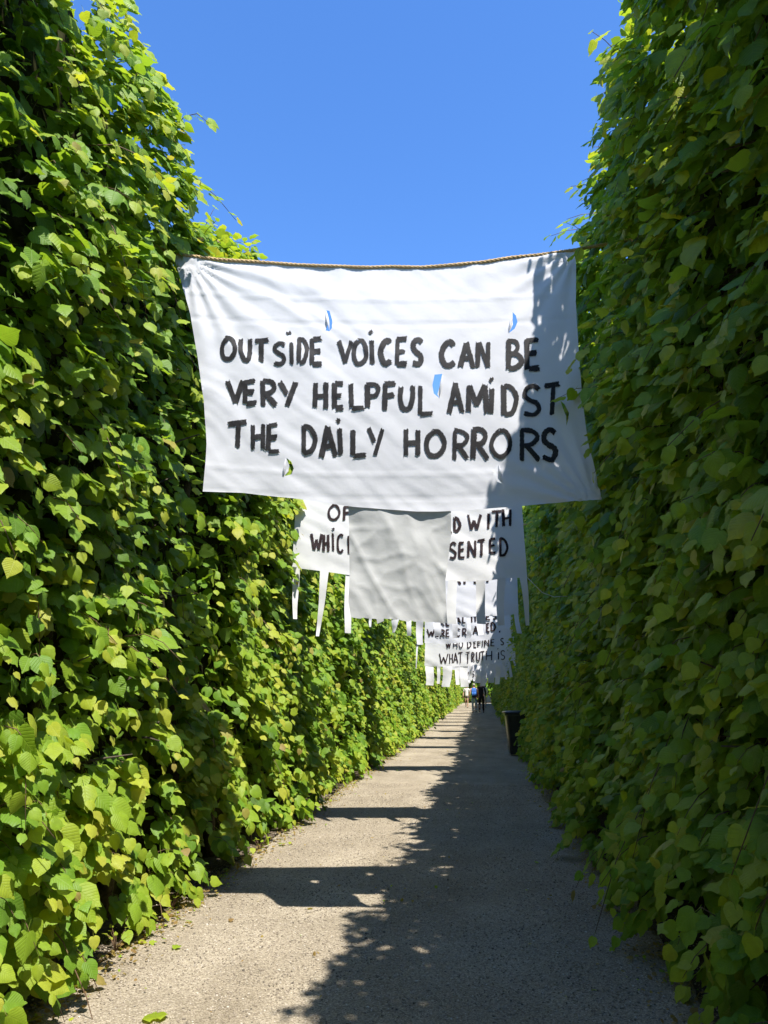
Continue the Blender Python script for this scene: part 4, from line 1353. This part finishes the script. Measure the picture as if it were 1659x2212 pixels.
# dead leaves, bud scales and crumbs along both edges
n = 6500
yy = 2.0 + 24 * rs.uniform(0, 1, n) ** 1.6
lft = rs.uniform(0, 1, n) < 0.6
xx = np.where(lft, XL + np.abs(rs.normal(0, 0.12, n)) - 0.12, XR - np.abs(rs.normal(0, 0.16, n)) + 0.1)
stray = rs.uniform(0, 1, n) < 0.045
xx = np.where(stray, rs.uniform(XL, XR, n), xx)
nv = np.array([0, 0, 1.0]) + rs.normal(0, 0.35, (n, 3))
lq = quats(nv, rs.normal(0, 1, (n, 3)))
lo = point_object('leaf_litter', np.stack([xx, yy, rs.uniform(0.012, 0.035, n)], 1), lq, np.clip(np.exp(rs.normal(-1.75, 0.4, n)), 0.06, 0.4), rs.randint(0, NV, n), np.where(rs.uniform(0, 1, n) < 0.85, rs.uniform(0.97, 1, n), rs.uniform(0.4, 0.8, n)), LEAF_NG, None, (0, 0, 0), M_LEAF)
tag(lo, 'small dry leaf scraps along the path edges', 'leaf litter', kind='stuff')

for px, py, sc, tn, lab in ((335, 2201, 1.25, 0.66, 'large green fallen leaf on the sunlit gravel at the bottom'), (603, 1823, 0.8, 0.6, 'green fallen leaf at the hedge foot beside the front banner shadow'),
                            (373, 2044, 0.55, 0.6, 'small green fallen leaf on the gravel near the sunlit hedge'), (402, 1988, 0.5, 0.55, 'tiny green fallen leaf between hedge and open gravel'),
                            (88, 2196, 0.8, 0.85, 'yellow fallen leaf at the lower corner by the sunlit hedge'), (300, 2030, 0.6, 0.84, 'yellow fallen leaf lying by the weeds of the sunlit hedge')):
    o = link('fallen_leaf', LEAVES[int(px) % NV])
    o.location = ground(px, py, 0.02)
    o.rotation_euler = (RND.uniform(-0.2, 0.2), RND.uniform(-0.2, 0.2), RND.uniform(0, 6))
    o.scale = (sc,) * 3
    o['tint'] = tn
    tag(o, lab, 'leaf', 'fallen leaves on the path')

def weed(px, py, n, sc, tn, label):
    b = ground(px, py, 0.015)
    t = empty('weed', b, label, 'weed', 'weeds at the hedge foot')
    rr = random.Random(int(px))
    v, f = [], []
    for i in range(n):
        a = rr.uniform(0, 6.28); h = rr.uniform(0.4, 1.0) * sc * 2.2
        tip = Vector((math.cos(a) * h * 0.5, math.sin(a) * h * 0.5, h * rr.uniform(0.5, 1)))
        tube([(0, 0, 0), tip * 0.55 + Vector((0, 0, h * 0.1)), tip], [0.003, 0.002, 0.0015], 4, v, f)
        o = link('leaf', LEAVES[rr.randrange(NV)], None, t)
        o.location = tip
        o.rotation_mode = 'QUATERNION'
        nv = np.array([[math.cos(a) * -0.4, math.sin(a) * -0.4, 1.0]]) ; tv = np.array([[math.cos(a), math.sin(a), -0.2]])
        o.rotation_quaternion = Quaternion([float(c) for c in quats(nv, tv)[0]])
        s_ = sc * rr.uniform(3.0, 5.5)
        o.scale = (s_ * 0.8, s_, s_)
        o['tint'] = tn + rr.uniform(-0.1, 0.1)
    link('stem', mesh('stem', v, f), M_TWIG, t)

weed(118, 2150, 12, 0.11, 0.66, 'pale leafy weed at the lower corner of the sunlit hedge')
weed(372, 1962, 14, 0.08, 0.6, 'small leafy weed beside the gravel edge at the sunlit hedge foot')
weed(250, 2055, 9, 0.07, 0.7, 'tiny yellowish weed under the sunlit hedge')
weed(468, 1912, 10, 0.07, 0.6, 'weed under the sunlit hedge where the front banner shadow begins')
weed(560, 1838, 9, 0.08, 0.62, 'weed under the sunlit hedge between the two banner shadows')
